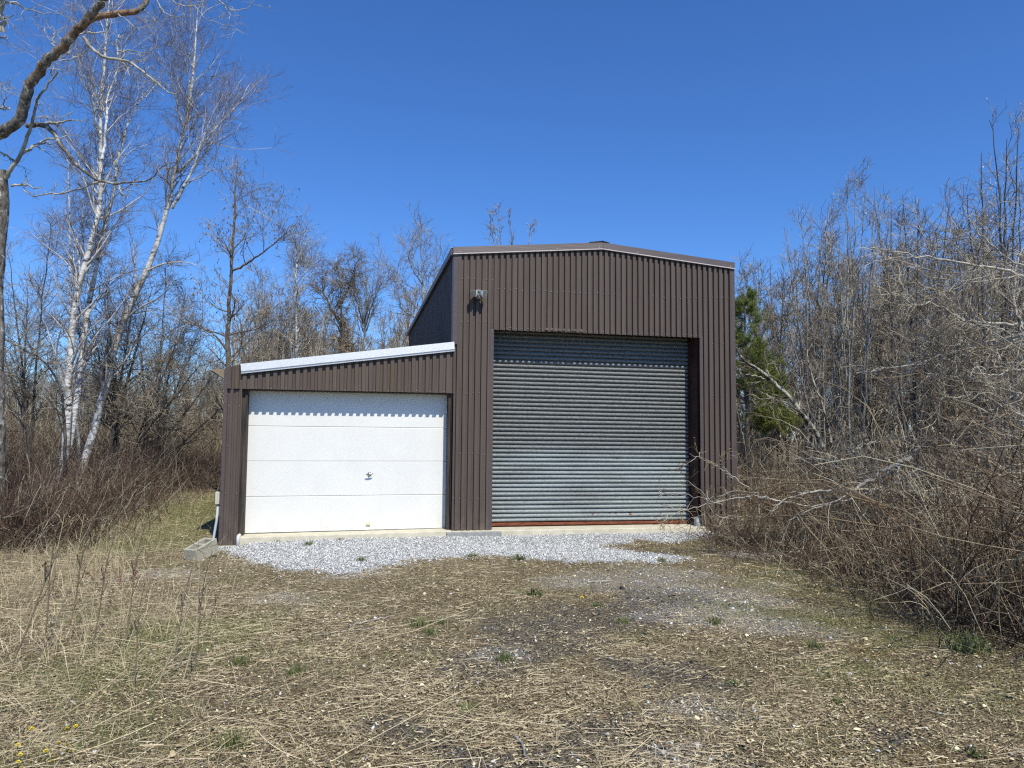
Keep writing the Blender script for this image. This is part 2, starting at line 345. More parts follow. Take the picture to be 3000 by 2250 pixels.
I = np.arange(nx_*ny_).reshape(ny_, nx_)
GF = np.stack([I[:-1, :-1], I[:-1, 1:], I[1:, 1:], I[1:, :-1]], -1).reshape(-1, 4)
def ground_mat():
    m, t, b = mat('ground_litter', .95, 0, .15)
    def att(n):
        a = t.nodes.new('ShaderNodeAttribute'); a.attribute_name = n; return a.outputs['Fac']
    tc = t.nodes.new('ShaderNodeTexCoord')
    def vor(s, sc3=None, out='Color'):
        v = t.nodes.new('ShaderNodeTexVoronoi'); v.inputs['Scale'].default_value = s
        vec = tc.outputs['Object']
        if sc3:
            mp = t.nodes.new('ShaderNodeMapping'); mp.inputs['Scale'].default_value = sc3; t.links.new(vec, mp.inputs[0]); vec = mp.outputs[0]
        t.links.new(vec, v.inputs['Vector']); return v.outputs[out]
    def chan(c):
        s = t.nodes.new('ShaderNodeSeparateColor'); t.links.new(c, s.inputs[0]); return s.outputs[0]
    v1 = chan(vor(42, (1, 1.6, 1))); v2 = chan(vor(75)); n1 = noise(t, 1.3, 5); n2 = noise(t, 25, 4)
    litter = ramp(t, [(0, (0.077, 0.056, 0.032)), (.4, (0.193, 0.141, 0.077)), (.75, (0.384, 0.309, 0.167)), (1, (0.705, 0.604, 0.343))], v1)
    soil = ramp(t, [(.35, (0.118, 0.091, 0.052)), (.65, (0.266, 0.208, 0.116))], n2)
    c = mix(t, litter, soil, ramp(t, [(.4, (.15, .15, .15)), (.65, (.7, .7, .7))], n1))
    grn = ramp(t, [(.35, (0.083, 0.098, 0.028)), (.5, (0.165, 0.195, 0.055)), (.65, (0.297, 0.312, 0.121))], n2)
    c = mix(t, c, grn, math_(t, 'MULTIPLY', att('green'), .75))
    asp = ramp(t, [(0, (.035, .034, .032)), (.6, (.088, .084, .078)), (.9, (.18, .17, .155)), (1, (.5, .48, .44))], v2)
    c = mix(t, c, asp, math_(t, 'MULTIPLY', att('asph'), .7))
    gr = ramp(t, [(0, (.22, .22, .22)), (.3, (.44, .44, .435)), (.75, (.64, .64, .63)), (1, (.80, .80, .78))], v2)
    c = mix(t, c, gr, att('grav'))
    t.links.new(c, b.inputs['Base Color'])
    h = math_(t, 'ADD', math_(t, 'MULTIPLY', vor(42, (1, 1.6, 1), 'Distance'), 1.0), math_(t, 'MULTIPLY', vor(75, None, 'Distance'), .6))
    bump(t, b, h, .9, .03)
    return m
ground = mesh_np('ground', np.stack([gx, gy, gzv], -1), GF, ground_mat(), smooth=True,
                 attrs={'green': m_green(gx, gy).ravel(), 'asph': (m_asph(gx, gy)*(gy > -12)).ravel(),
                        'grav': np.maximum(m_grav(gx, gy), .30*m_thin(gx, gy)).ravel()})
tag(ground, kind='structure')

# ------------------------------------------------------------------ the garage
G = empty('garage', (1.5, 0, 0), 'brown ribbed steel garage with a gabled tall bay and a lower lean-to', 'garage')
PITCH = .0985
def siding(name, x0, x1, zb, zt, y=0., pitch=PITCH, phase=0., nz=6, m=0, mats=None, parent=None, depth=.037, axis='x', screws=(), wob=.0012, xf=None):
    """Ribbed sheet from x0 to x1; zb/zt give bottom and top heights at x; outer flats proud of y by depth."""
    xs_ = [x0]; k = math.floor((x0-phase)/pitch)
    brk = []
    while phase+k*pitch < x1:
        for f, d in ((0, 1), (.50, 1), (.58, 0), (.93, 0)): brk.append((phase+(k+f)*pitch, d))
        k += 1
    brk.append((phase+k*pitch, 1))
    def dep(x):
        for (a, da), (b_, db) in zip(brk, brk[1:]):
            if a <= x <= b_: return da+(db-da)*(x-a)/(b_-a)
        return 1
    xs_ += [b_[0] for b_ in brk if x0+.002 < b_[0] < x1-.002]; xs_.append(x1)
    V = []; F = []
    for j in range(nz+1):
        for x in xs_:
            t_ = j/nz; z = zb(x)*(1-t_)+zt(x)*t_
            yy = y-depth*dep(x)+wob*math.sin(x*3.7+z*2.9)+wob*.7*math.sin(z*7.3+x*11)
            V.append((x, yy, z) if axis == 'x' else (yy, x, z))
    n = len(xs_); F = []
    for j in range(nz):
        for i in range(n-1):
            a = j*n+i; q = (a, a+1, a+n+1, a+n); F.append(q if axis == 'x' else q[::-1])
    mb = MB(); mb.v = V; mb.f = F; mb.m = [0]*len(F)
    rr = random.Random(int(abs(x0*77+x1*31))+7)
    for zs, step in screws:        # screw heads on the inner flats
        for (a, da) in brk[2::4*step]:
            xx = a+.018
            if x0+.01 < xx < x1-.01 and rr.random() < .85:
                zz = zs+rr.uniform(-.012, .012)
                if zb(xx) < zz < zt(xx): mb.tube([(xx, y-.004, zz), (xx, y-.012, zz)], .0065, 6, 1)
    return mb.build(name, mats or [M_BROWN, M_SCREW], parent)

XL, XJ, XO0, XO1, XR = -1.875, 1.532, 2.16, 5.737, 6.388
LEANTO_TOP = lambda x: 2.405+(x+1.64)*(.415/3.15)
top_main = lambda x: 4.385+(x-1.5)*(.235/2.49) if x < 3.99 else 4.62-(x-3.99)*(.20/2.39)
front = siding('front_siding', XJ, XO0+.002, lambda x: .008, top_main, screws=((2.16, 1), (1.2, 1), (.5, 1), (3.3, 1), (4.0, 1)), parent=G, nz=20)
siding('header_siding', XO0+.002, XO1, lambda x: 3.185, top_main, y=.0005, screws=((3.22, 1), (3.86, 1)), parent=G, nz=8)
siding('front_siding', XO1, XR, lambda x: -.10, top_main, y=.001, screws=((3.1, 2), (3.9, 1), (2.2, 2), (1.2, 2)), parent=G, nz=20)
siding('side_siding', 0, 9.9, lambda x: -.1, lambda x: 4.40, y=XJ+.012, axis='y', parent=G, nz=4, screws=(), pitch=.16)
siding('lean_to_siding', XL+.01, XJ-.005, lambda x: 2.150, lambda x: LEANTO_TOP(x)+.02 if x > -1.64 else 2.462+(x+1.875)*.24, y=-.012, pitch=.1085, mats=[M_BROWNW, M_SCREW], screws=((2.172, 2),), parent=G, nz=3, depth=.034)
siding('lean_to_siding', XL, -1.632, lambda x: -.145, lambda x: 2.155, y=.006, pitch=.075, screws=((1.9, 2), (1.3, 3), (.6, 2), (2.13, 2)), parent=G, nz=14, depth=.018)
# corner trims, opening trims
t = MB(); t.box(XJ-.028, XJ+.10, -.034, -.028, 2.93, 4.40); t.box(XJ-.034, XJ-.028, -.034, .10, 2.93, 4.40); t.build('corner_trim', M_TRIM, G, bevel=.002)
t = MB(); t.box(XR-.055, XR+.010, -.036, -.029, -.1, 4.42); t.box(XR+.004, XR+.010, -.029, .10, -.1, 4.42); t.build('corner_trim', M_TRIM, G, bevel=.002)
t = MB(); t.box(XL-.010, XL+.035, -.030, -.026, -.145, 2.46); t.box(XL-.014, XL-.010, -.030, .12, -.145, 2.46); t.build('corner_trim', M_TRIM, G, bevel=.002)
t = MB(); t.box(XO0-.075, XO0+.004, -.034, -.030, .32, 3.19); t.box(XO0+.002, XO0+.008, -.03, .06, .02, 3.19); t.box(XO0-.07, XO0+.002, -.031, -.0285, .008, .32); t.build('opening_trim', M_TRIM, G, bevel=.002)
t = MB(); t.box(XO1-.006, XO1+.055, -.034, -.028, .12, 3.2); t.build('opening_trim', M_TRIM, G, bevel=.002)
# dents over the big door: folded, torn lip of the header sheet
t = MB(); rr = random.Random(5)
for i in range(9):
    x = 3.02+i*.072; d = rr.uniform(.012, .035); h = rr.uniform(.02, .05)
    t.quad((x, -.028, 3.25), (x+.055, -.028, 3.245), (x+.052, -.028-d, 3.215-rr.uniform(0, .02)), (x+.006, -.026-d*.6, 3.20+rr.uniform(-.01, .02)))
    t.quad((x+.006, -.026-d*.6, 3.20), (x+.052, -.028-d, 3.20), (x+.05, -.03, 3.195-h*.3), (x, -.03, 3.19-h*.2))
t.build('torn_edge', M_BROWN, G); t = MB()
for (x, z, w_, h_) in ((3.86, 3.62, .02, .16),):
    t.quad((x-w_, -.0275, z), (x, -.036, z+h_*.4), (x+w_*.4, -.031, z), (x-w_*.2, -.040, z-h_*.5))
t.build('dent', M_BROWN, G)
# gable fascia with pale drip lip
def slab2(mb, P0, P1, y0, y1, h0, h1, m=0):   # sloped bar between (x,z) P0 and P1
    (xa, za), (xb, zb_) = P0, P1
    mb.hexa([(xa, y0, za), (xb, y0, zb_), (xb, y1, zb_), (xa, y1, za), (xa, y0, za+h0), (xb, y0, zb_+h1), (xb, y1, zb_+h1), (xa, y1, za+h0)], m)
t = MB()
for (a, b_) in (((1.492, 4.378), (3.995, 4.612)), ((4.0, 4.610), (6.395, 4.412))):
    (xa, za), (xb, zb_) = a, b_
    # face leans back a little: bottom proud of the top
    t.hexa([(xa, -.062, za), (xb, -.062, zb_), (xb, -.030, zb_), (xa, -.030, za), (xa, -.048, za+.108), (xb, -.048, zb_+.108), (xb, .09, zb_+.118), (xa, .09, za+.118)], 0)
F_ = t.build('gable_fascia', M_TRIM, G)
t = MB()
for (a, b_) in (((1.492, 4.366), (3.995, 4.60)), ((4.0, 4.598), (6.395, 4.400))):
    slab2(t, a, b_, -.068, -.034, .012, .012)
o = t.build('drip_edge', M_LIP, F_); o.location = -_abs(F_)
rr = random.Random(3)
for x in [1.6, 2.6, 3.2, 3.93, 4.6, 5.35, 6.3]:
    z = (4.378+(x-1.492)*.0935 if x < 4 else 4.61-(x-4)*.0827)+.022
    t = MB(); t.tube([(x, -.058, z), (x, -.068, z)], .009, 8); o = t.build('screw', M_SCREW, F_); o.location = -_abs(F_)
# main roof: corrugated sheet with its edge seen on the left, ridge cap
t = MB(); n_ = 64
for i in range(n_):
    y0 = -.03+i*10.0/n_; y1 = y0+10.0/n_
    for (p, q) in (((1.46, 4.47), (3.997, 4.712)), ((3.997, 4.712), (6.42, 4.505))):
        for (ya, yb, dz0, dz1) in ((y0, y0+.06, .0, .0), (y0+.06, (y0+y1)/2, .0, .022), ((y0+y1)/2, y1-.03, .022, .022), (y1-.03, y1, .022, 0)):
            t.quad((p[0], ya, p[1]+dz0), (q[0], ya, q[1]+dz0), (q[0], yb, q[1]+dz1), (p[0], yb, p[1]+dz1))
t.build('roof', M_ROOF, G)
t = MB(); t.hexa([(1.455, -.02, 4.36), (1.505, -.02, 4.36), (1.505, 9.95, 4.36), (1.455, 9.95, 4.36), (1.455, -.02, 4.465), (1.505, -.02, 4.465), (1.505, 9.95, 4.465), (1.455, 9.95, 4.465)])
t.build('eave_trim', M_TRIM, G)
t = MB()
t.hexa([(3.77, -.04, 4.708), (4.0, -.04, 4.742), (4.0, .4, 4.742), (3.77, .4, 4.708), (3.77, -.04, 4.716), (4.0, -.04, 4.752), (4.0, .4, 4.752), (3.77, .4, 4.716)])
t.hexa([(4.0, -.04, 4.742), (4.12, -.04, 4.718), (4.12, .4, 4.718), (4.0, .4, 4.742), (4.0, -.04, 4.752), (4.12, -.04, 4.724), (4.12, .4, 4.724), (4.0, .4, 4.752)])
t.build('ridge_cap', M_LAMPB, G)
# shell: back wall, right wall, interior darkness behind openings
t = MB()
t.box(XJ+.03, XR-.01, 9.86, 9.9, -.1, 4.38); t.box(XR-.02, XR, .02, 9.86, -.1, 4.38)
t.box(XL, XJ, 9.8, 9.86, -.15, 2.4); t.box(XL+.004, XL+.02, .03, 9.8, -.15, 2.42)
t.build('outer_wall', M_BROWN, G)
t = MB()
t.box(XO0-.6, XO1+.6, .045, .075, 3.215, 4.36)      # header boards behind the sheets
t.box(XJ+.02, XO0-.005, .035, .065, .03, 4.34); t.box(XO1+.03, XR-.03, .035, .065, .0, 4.34)
t.box(-1.60, XJ-.02, .02, .05, 2.19, 2.40); t.box(XL+.03, -1.640, .03, .06, -.13, 2.4)
t.build('wall_frame', M_DARKWOOD, G)
# concrete
sl_ = MB(); sl_.hexa([(-1.62, -.13, -.40), (1.53, -.10, -.40), (1.53, 9.7, -.40), (-1.62, 9.7, -.40), (-1.62, -.13, -.022), (1.53, -.10, .012), (1.53, 9.7, .012), (-1.62, 9.7, -.022)])
sl_.box(1.535, 5.80, -.085, 9.7, -.4, .004); sl_.build('floor_slab', M_CONC, G, bevel=.012)
t = MB(); t.box(1.44, 2.30, -.17, -.0875, -.3, -.004); t.build('step_block', M_CONCG, G, bevel=.01)
t = MB(); t.box(-1.90, -1.63, -.06, .2, -.4, -.15); t.build('footing', M_BLOCK, G, bevel=.01)
t = MB(); t.box(5.80, 6.40, .0, .3, -.4, -.05); t.build('footing', M_CONCG, G, bevel=.01)
# lean-to: door opening
J = MB(); J.box(-1.640, -1.562, .055, .262, -.05, 2.19); J.build('door_jamb', M_DARKWOOD, G, bevel=.003)
J = MB(); J.box(1.462, 1.545, .045, .262, .0, 2.19); J.build('door_jamb', M_DARKWOOD, G, bevel=.003)
J = MB(); J.box(-1.60, 1.53, .030, .245, 2.138, 2.188); J.build('door_head', M_DARKWOOD, G, bevel=.003)
D = MB()
zl = [(-.016, .012), (.535, .545), (1.070, 1.072), (1.604, 1.602), (2.15, 2.16)]
XA, XB = -1.572, 1.468
for i in range(4):
    (a0, a1), (b0, b1) = zl[i], zl[i+1]; e = .0022
    D.hexa([(XA, .25, a0+e), (XB, .25, a1+e), (XB, .29, a1+e), (XA, .29, a0+e), (XA, .25, b0-e), (XB, .25, b1-e), (XB, .29, b1-e), (XA, .29, b0-e)])
DR = D.build('sectional_door', M_WHITE, G, bevel=.006)
D = MB()
D.box(XA-.02, XB+.02, .275, .30, -.01, 2.16); o = D.build('panel_joint', M_JOINT, DR); o.location = -_abs(DR)
D = MB(); D.hexa([(XA, .246, -.03), (XB, .246, .000), (XB, .285, .0), (XA, .285, -.03), (XA, .246, -.010), (XB, .246, .018), (XB, .285, .018), (XA, .285, -.010)])
o = D.build('bottom_seal', M_LAMPB, DR); o.location = -_abs(DR)
D = MB(); hx, hz = .262, .868
D.tube([(hx, .25, hz), (hx, .243, hz)], .033, 20); D.tube([(hx, .243, hz), (hx, .195, hz-.002)], .009, 12)
D.tube([(hx-.055, .193, hz-.006), (hx-.03, .188, hz+.002), (hx, .186, hz+.004), (hx+.03, .188, hz+.008), (hx+.055, .193, hz+.012)], [.006, .010, .011, .010, .006], 12)
o = D.build('handle', M_CHROME, DR, True); o.location = -_abs(DR)
D = MB(); D.tube([(.255, .2502, .105), (.255, .2485, .105)], .030, 24); D.box(.222, .288, .2478, .2482, .055, .088, 1)
o = D.build('sticker', [M_STICK, M_STICK2], DR); o.location = -_abs(DR)
# lean-to roof trim (white), gutter-less eave
t = MB()
a = (-1.650, 2.385+.022); b_ = (1.533, 2.825+.022)
t.hexa([(a[0], -.072, a[1]), (b_[0], -.072, b_[1]), (b_[0], -.040, b_[1]), (a[0], -.040, a[1]), (a[0]-.012, -.050, a[1]+.113), (b_[0]-.004, -.050, b_[1]+.118), (b_[0]-.004, .14, b_[1]+.13), (a[0]-.012, .14, a[1]+.123)])
slab2(t, (a[0], a[1]-.024), (b_[0], b_[1]-.024), -.056, -.040, .024, .024)
T_ = t.build('lean_to_fascia', M_GALV_TRIM, G)
t = MB(); slab2(t, (a[0], a[1]-.034), (b_[0], b_[1]-.034), -.080, -.044, .011, .011); t.box(-1.49, -1.47, -.094, -.088, a[1]+.012, a[1]+.03); t.box(-.02, .0, -.094, -.088, 2.601, 2.62)
o = t.build('drip_edge', M_GALV_TRIM, T_); o.location = -_abs(T_)
t = MB()
t.hexa([(-2.09, .05, 2.40), (1.52, .05, 2.93), (1.52, 9.7, 2.93), (-2.09, 9.7, 2.40), (-2.09, .05, 2.415), (1.52, .05, 2.945), (1.52, 9.7, 2.945), (-2.09, 9.7, 2.415)])
t.hexa([(-2.09, .0, 2.425), (-1.87, .0, 2.29), (-1.87, 9.7, 2.29), (-2.09, 9.7, 2.395), (-2.09, .0, 2.432), (-1.87, .0, 2.44), (-1.87, 9.7, 2.44), (-2.09, 9.7, 2.43)])
t.m = [1]*6+[0]*6; t.build('lean_to_roof', [M_TAN, M_BROWN], G)
# roller door
RD = MB(); sp_ = .0705; y_ = .37; XD0, XD1 = 2.10, 5.695
prof = []
nsl = 46
for i in range(nsl):
    z0 = .082+i*sp_
    prof += [(.030, z0), (.026, z0+.003)]
    for k in range(1, 9):
        an = math.pi*k/9; prof.append((.004-.032*math.sin(an), z0+.003+(.053)*(1-math.cos(an))/2))
    prof += [(.026, z0+.057), (.030, z0+.060)]
nxs = 36; rr = random.Random(11)
xs_ = [XD0+(XD1-XD0)*i/nxs for i in range(nxs+1)]
dents = [(4.42, 1.11, .05, .03), (2.95, .93, .07, .02), (4.1, .55, .05, .015), (4.6, .95, .06, .012), (3.3, .9, .25, .008), (3.2, 1.9, .2, .006), (4.8, 2.2, .3, .006), (4.9, .3, .3, .008)]
for x in xs_:
    for (dy, z) in prof:
        yy = y_+dy+.0025*math.sin(x*2.3+z*.7)+.0015*math.sin(x*7+int(z/sp_)*2.1)
        zz = z+.0018*math.sin(x*1.9+int(z/sp_)*1.3)-(x-XD0)*.0035
        for (dx_, dz_, w_, dd) in dents: yy += dd*math.exp(-((x-dx_)/w_)**2-((z-dz_)/.03)**2)
        RD.v.append((x, yy, zz))
npf = len(prof)
for i in range(nxs):
    for j in range(npf-1):
        a_ = i*npf+j; RD.f.append((a_, a_+npf, a_+npf+1, a_+1)); RD.m.append(0)
RO = RD.build('roller_door', M_SLAT, G, smooth=True)
t = MB(); t.hexa([(XD0, .335, .022), (XD1, .335, .010), (XD1, .39, .010), (XD0, .39, .022), (XD0, .335, .070), (XD1, .335, .058), (XD1, .39, .062), (XD0, .39, .074)])
t.box(XD0, XD1, .325, .335, .028, .036); o = t.build('bottom_bar', M_RUST, RO, bevel=.003); o.location = -_abs(RO)
t = MB(); t.box(5.69, 5.72, .33, .40, .0, 3.2); t.box(5.72, 5.80, .05, .42, .0, 3.3)
t.build('door_guide', M_RUSTJ, G)
t = MB(); t.box(2.02, 2.13, .06, .42, .0, 3.3); t.box(2.0, 5.9, .42, .46, -.02, 3.3); t.box(2.0, 5.8, .06, .42, 3.255, 3.3); t.build('door_surround', M_DARK, G)
t = MB(); t.box(5.665, 5.755, .02, .10, .005, .145); t.box(5.69, 5.74, .0, .02, .0, .05); t.build('guide_foot', M_PIPE, G, bevel=.006)

# flood light on the tall bay's left pier
L = empty('security_light', (1.895, -.03, 3.72), 'grey and white twin-head motion flood light high on the left of the tall bay', 'flood light')
t = MB(); t.tube([(1.895, -.028, 3.735), (1.895, -.05, 3.735)], .058, 24); t.box(1.86, 1.93, -.14, -.05, 3.765, 3.80); t.box(1.868, 1.922, -.12, -.05, 3.69, 3.77)
t.build('mount', M_LAMPG, L, bevel=.006)
def lamp_head(sx):
    cx = 1.895+sx*.060; yaw = sx*R(32); pit = R(8)
    Mx = Matrix.Translation((cx, -.155, 3.735)) @ Matrix.Rotation(yaw, 4, 'Z') @ Matrix.Rotation(pit, 4, 'X')
    def P(x, y, z): return Mx @ Vector((x, y, z))
    mb = MB()
    rim = [(-.060, .052), (.056, .058), (.060, .020), (.036, -.062), (-.040, -.066), (-.058, -.02)]
    rim = [(x*.80, z*.86) for x, z in rim]
    if sx < 0: rim = [(-x, z) for x, z in rim][::-1]
    back = [(x*.45, z*.45+.012) for x, z in rim]
    n = len(rim); b0 = len(mb.v)
    for (x, z) in rim: mb.v.append(tuple(P(x, -.058, z)))
    for (x, z) in rim: mb.v.append(tuple(P(x*.97, -.02, z*.97)))
    for (x, z) in back: mb.v.append(tuple(P(x, .055, z)))
    for r_ in range(2):
        for k in range(n):
            a0 = b0+r_*n+k; a1 = b0+r_*n+(k+1) % n; mb.f.append((a0, a1, a1+n, a0+n)); mb.m.append(0)
    mb.f.append(tuple(b0+2*n+k for k in range(n))); mb.m.append(0)
    mb.f.append(tuple(b0+k for k in range(n))); mb.m.append(0)
    h = mb.build('lamp_head', M_LAMPW, L)
    for sc_, yy, mm, nm in ((.93, -.0595, M_LAMPB, 'gasket'), (.84, -.0608, M_LENS, 'lens')):
        q = MB(); q.v = [tuple(P(x*sc_, yy, z*sc_)) for x, z in rim]+[tuple(P(x*sc_, -.057, z*sc_)) for x, z in rim]
        q.f = [tuple(range(n))]+[(k, (k+1) % n, (k+1) % n+n, k+n) for k in range(n)]; q.m = [0]*(n+1)
        o = q.build(nm, mm, h); o.location = -_abs(h)
    q = MB(); q.tube([(1.895+sx*.02, -.10, 3.73), (cx, -.13, 3.735)], .013, 8); o = q.build('arm', M_LAMPG, h); o.location = -_abs(h)
lamp_head(-1); lamp_head(1)
t = MB(); t.tube([(1.895, -.10, 3.69), (1.895, -.135, 3.665)], .014, 10); t.tube([(1.895, -.15, 3.70), (1.895, -.15, 3.655), (1.895, -.15, 3.645), (1.895, -.15, 3.615)], [.036, .036, .030, .026], 18)
t.build('motion_sensor', M_LAMPB, L, True)
t = MB(); t.tube([(1.895, -.15, 3.659), (1.895, -.15, 3.651)], .0375, 18); t.build('sensor_ring', M_LAMPG, L, True)

# conduit, pipe stub, block by the left corner
Cn = empty('conduit', (-1.95, .1, -.15), 'grey pipe running down from a beige box at the lean-to left corner', 'pipe')
t = MB(); t.tube([(-1.935, .12, .43), (-1.945, .10, .2), (-1.975, .04, -.10), (-1.985, .02, -.17)], .019, 12); t.build('pipe', M_PIPE, Cn, True)
t = MB(); t.box(-1.975, -1.89, .07, .19, .44, .62); t.build('junction_box', M_BEIGE, Cn, bevel=.008)
t = MB(); t.tube([(-1.935, .12, .415), (-1.935, .12, .44)], .024, 12); t.build('coupling', M_PIPE, Cn, True)
Ps = MB(); Ps.tube([(-1.600, -.15, -.16), (-1.600, -.155, -.02), (-1.597, -.145, .0), (-1.580, -.12, .012)], .024, 12)
tag(Ps.build('pipe_stub', M_PWHITE, None, True), 'short white plastic pipe end poking up at the left end of the white door sill', 'pipe')
bp = gpt(580/K, 1648/K, -.18); bq = gpt(636/K, 1612/K, -.18)
dirb = Vector((bq[0]-bp[0], bq[1]-bp[1], 0)); ang = R(60)
Bk = MB(); Lb, Wb, Hb = .40, .20, .19
Mx = Matrix.Translation((bp[0], bp[1], -.20)) @ Matrix.Rotation(ang, 4, 'Z') @ Matrix.Rotation(R(-15), 4, 'Y')
Bk.box(0, Lb, 0, .035, 0, Hb, 0, Mx); Bk.box(0, Lb, Wb-.035, Wb, 0, Hb, 0, Mx)
for xx in (0, Lb/2-.018, Lb-.035): Bk.box(xx, xx+.035, .035, Wb-.035, 0, Hb-.003, 0, Mx)
tag(Bk.build('concrete_block', M_BLOCK, None, bevel=.004), 'tilted hollow grey concrete block on the grass at the foot of the grey pipe', 'block')

# ------------------------------------------------------------------ plant engine
def norm(a): return a/(np.linalg.norm(a, axis=-1, keepdims=True)+1e-9)
def march(P, D, L, n, wob, trop, rng, damp=1.0):
    """B polylines of n points from P along D, wobbling, pulled by trop (vector or (B,3))."""
    B = len(P); out = np.empty((B, n, 3)); out[:, 0] = P; D = norm(D); st = (L/(n-1))[:, None]
    W_ = np.zeros((B, 3))
    for i in range(1, n):
        W_ = W_*.5+rng.normal(0, wob, (B, 3))
        D = norm(D+W_+np.asarray(trop)*(1.0 if damp == 1 else i/n))
        out[:, i] = out[:, i-1]+D*st
    return out
def tubes(batches):
    """batches: (pts (B,N,3), rad (B,N), sides) -> verts, quads"""
    Vs = []; Fs = []; off = 0
    for pts, rad, s in batches:
        B, N, _ = pts.shape
        T = norm(np.gradient(pts, axis=1)); ref = np.where(np.abs(T[..., 2:3]) > .9, np.array([1., 0, 0]), np.array([0, 0, 1.]))
        ref = np.broadcast_to(ref[:, :1], T.shape); A = norm(np.cross(T, ref)); Bv = np.cross(T, A)
        an = np.arange(s)*2*np.pi/s
        ring = pts[:, :, None, :]+rad[:, :, None, None]*(A[:, :, None, :]*np.cos(an)[None, None, :, None]+Bv[:, :, None, :]*np.sin(an)[None, None, :, None])
        Vs.append(ring.reshape(-1, 3))
        idx = off+np.arange(B*N*s).reshape(B, N, s); nx2 = np.roll(idx, -1, axis=2)
        Fs.append(np.stack([idx[:, :-1], nx2[:, :-1], nx2[:, 1:], idx[:, 1:]], -1).reshape(-1, 4)); off += B*N*s
    return np.concatenate(Vs), np.concatenate(Fs)
def sprout(pts, rad, n, t0, t1, ang, L, npt, wob, trop, rng, r1=.002, rk=.6, lk=.5, angsd=.2, rmax=1.):
    """n children per parent polyline (n may be float: expected count)."""
    B, N, _ = pts.shape
    cnt = n if isinstance(n, np.ndarray) else (rng.poisson(n, B) if n < 3 else np.full(B, int(n)))
    ix = np.repeat(np.arange(B), cnt); M = len(ix)
    if M == 0: return np.zeros((0, npt, 3)), np.zeros((0, npt))
    t_ = rng.uniform(t0, t1, M); f = t_*(N-1); i0 = np.minimum(f.astype(int), N-2); w_ = (f-i0)[:, None]
    p0 = pts[ix, i0]; p1 = pts[ix, i0+1]; P = p0*(1-w_)+p1*w_; T = norm(p1-p0)
    rr_ = rad[ix, i0]*(1-w_[:, 0])+rad[ix, i0+1]*w_[:, 0]
    q = norm(np.cross(T, rng.normal(0, 1, (M, 3)))); a = (ang+rng.normal(0, angsd, M))[:, None]
    D = T*np.cos(a)+q*np.sin(a)
    Ln = L*rng.uniform(.55, 1.2, M)*(1-lk*t_)
    c = march(P, D, Ln, npt, wob, trop, rng)
    r0 = np.clip(rr_*rk, r1, rmax)
    r = r0[:, None]+(r1-r0)[:, None]*np.linspace(0, 1, npt)[None, :]
    return c, r
def resample(poly, n, jit=0, rng=None):
    P = np.array(poly, float); d = np.r_[0, np.cumsum(np.linalg.norm(np.diff(P, axis=0), axis=1))]
    s = np.linspace(0, d[-1], n); out = np.stack([np.interp(s, d, P[:, k]) for k in range(3)], 1)
    # round the corners
    for _ in range(2): out[1:-1] = (out[:-2]+2*out[1:-1]+out[2:])/4
    if jit: out[1:-1] += rng.normal(0, jit, (n-2, 3))
    return out
UPV = np.array([0, 0, 1.])
def card_bits(P, size, rng, elong=2.2, droop=0.):
    """small pointed leaf/catkin/bud shapes (2 quads each) at points P"""
    M = len(P); A = norm(rng.normal(0, 1, (M, 3))+np.array([0, 0, droop])); Bv = norm(np.cross(A, rng.normal(0, 1, (M, 3)))); N_ = np.cross(A, Bv)
    s = (size*rng.uniform(.6, 1.4, M))[:, None]
    a = P; b = P+A*s*elong*.5+Bv*s*.5; c = P+A*s*elong; d = P+A*s*elong*.5-Bv*s*.5; e = P+A*s*elong*.5+N_*s*.4
    V = np.stack([a, b, c, d, e], 1).reshape(-1, 3); k = np.arange(M)[:, None]*5
    F = np.concatenate([k+np.array([[0, 1, 2, 4]]), k+np.array([[0, 4, 2, 3]])], 0)
    return V, F
def join(*vf):
    Vs = []; Fs = []; o = 0
    for V, F in vf: Vs.append(V); Fs.append(F+o); o += len(V)
    return np.concatenate(Vs), np.concatenate(Fs)
def plant(name, label, cat, base, parts, group=None):
    """parts: list of (part name, (V,F), material)"""
    r = empty(name, tuple(base), label, cat, group)
    for q in parts:
        mesh_np(q[0], q[1][0]-np.array(base), q[1][1], q[2], r, midx=q[3] if len(q) > 3 else None, smooth=True)
    return r
def copy_tree(o, loc, rz=0, s=1., label=None, parent=None):
    c = o.copy(); C.objects.link(c)
    if parent is None:
        c.location = loc; c.rotation_euler = (0, 0, rz); c.scale = (s, s, s*1.0)
        if label: c['label'] = label
    else: c.parent = parent
    for ch in o.children: copy_tree(ch, None, parent=c)
    return c

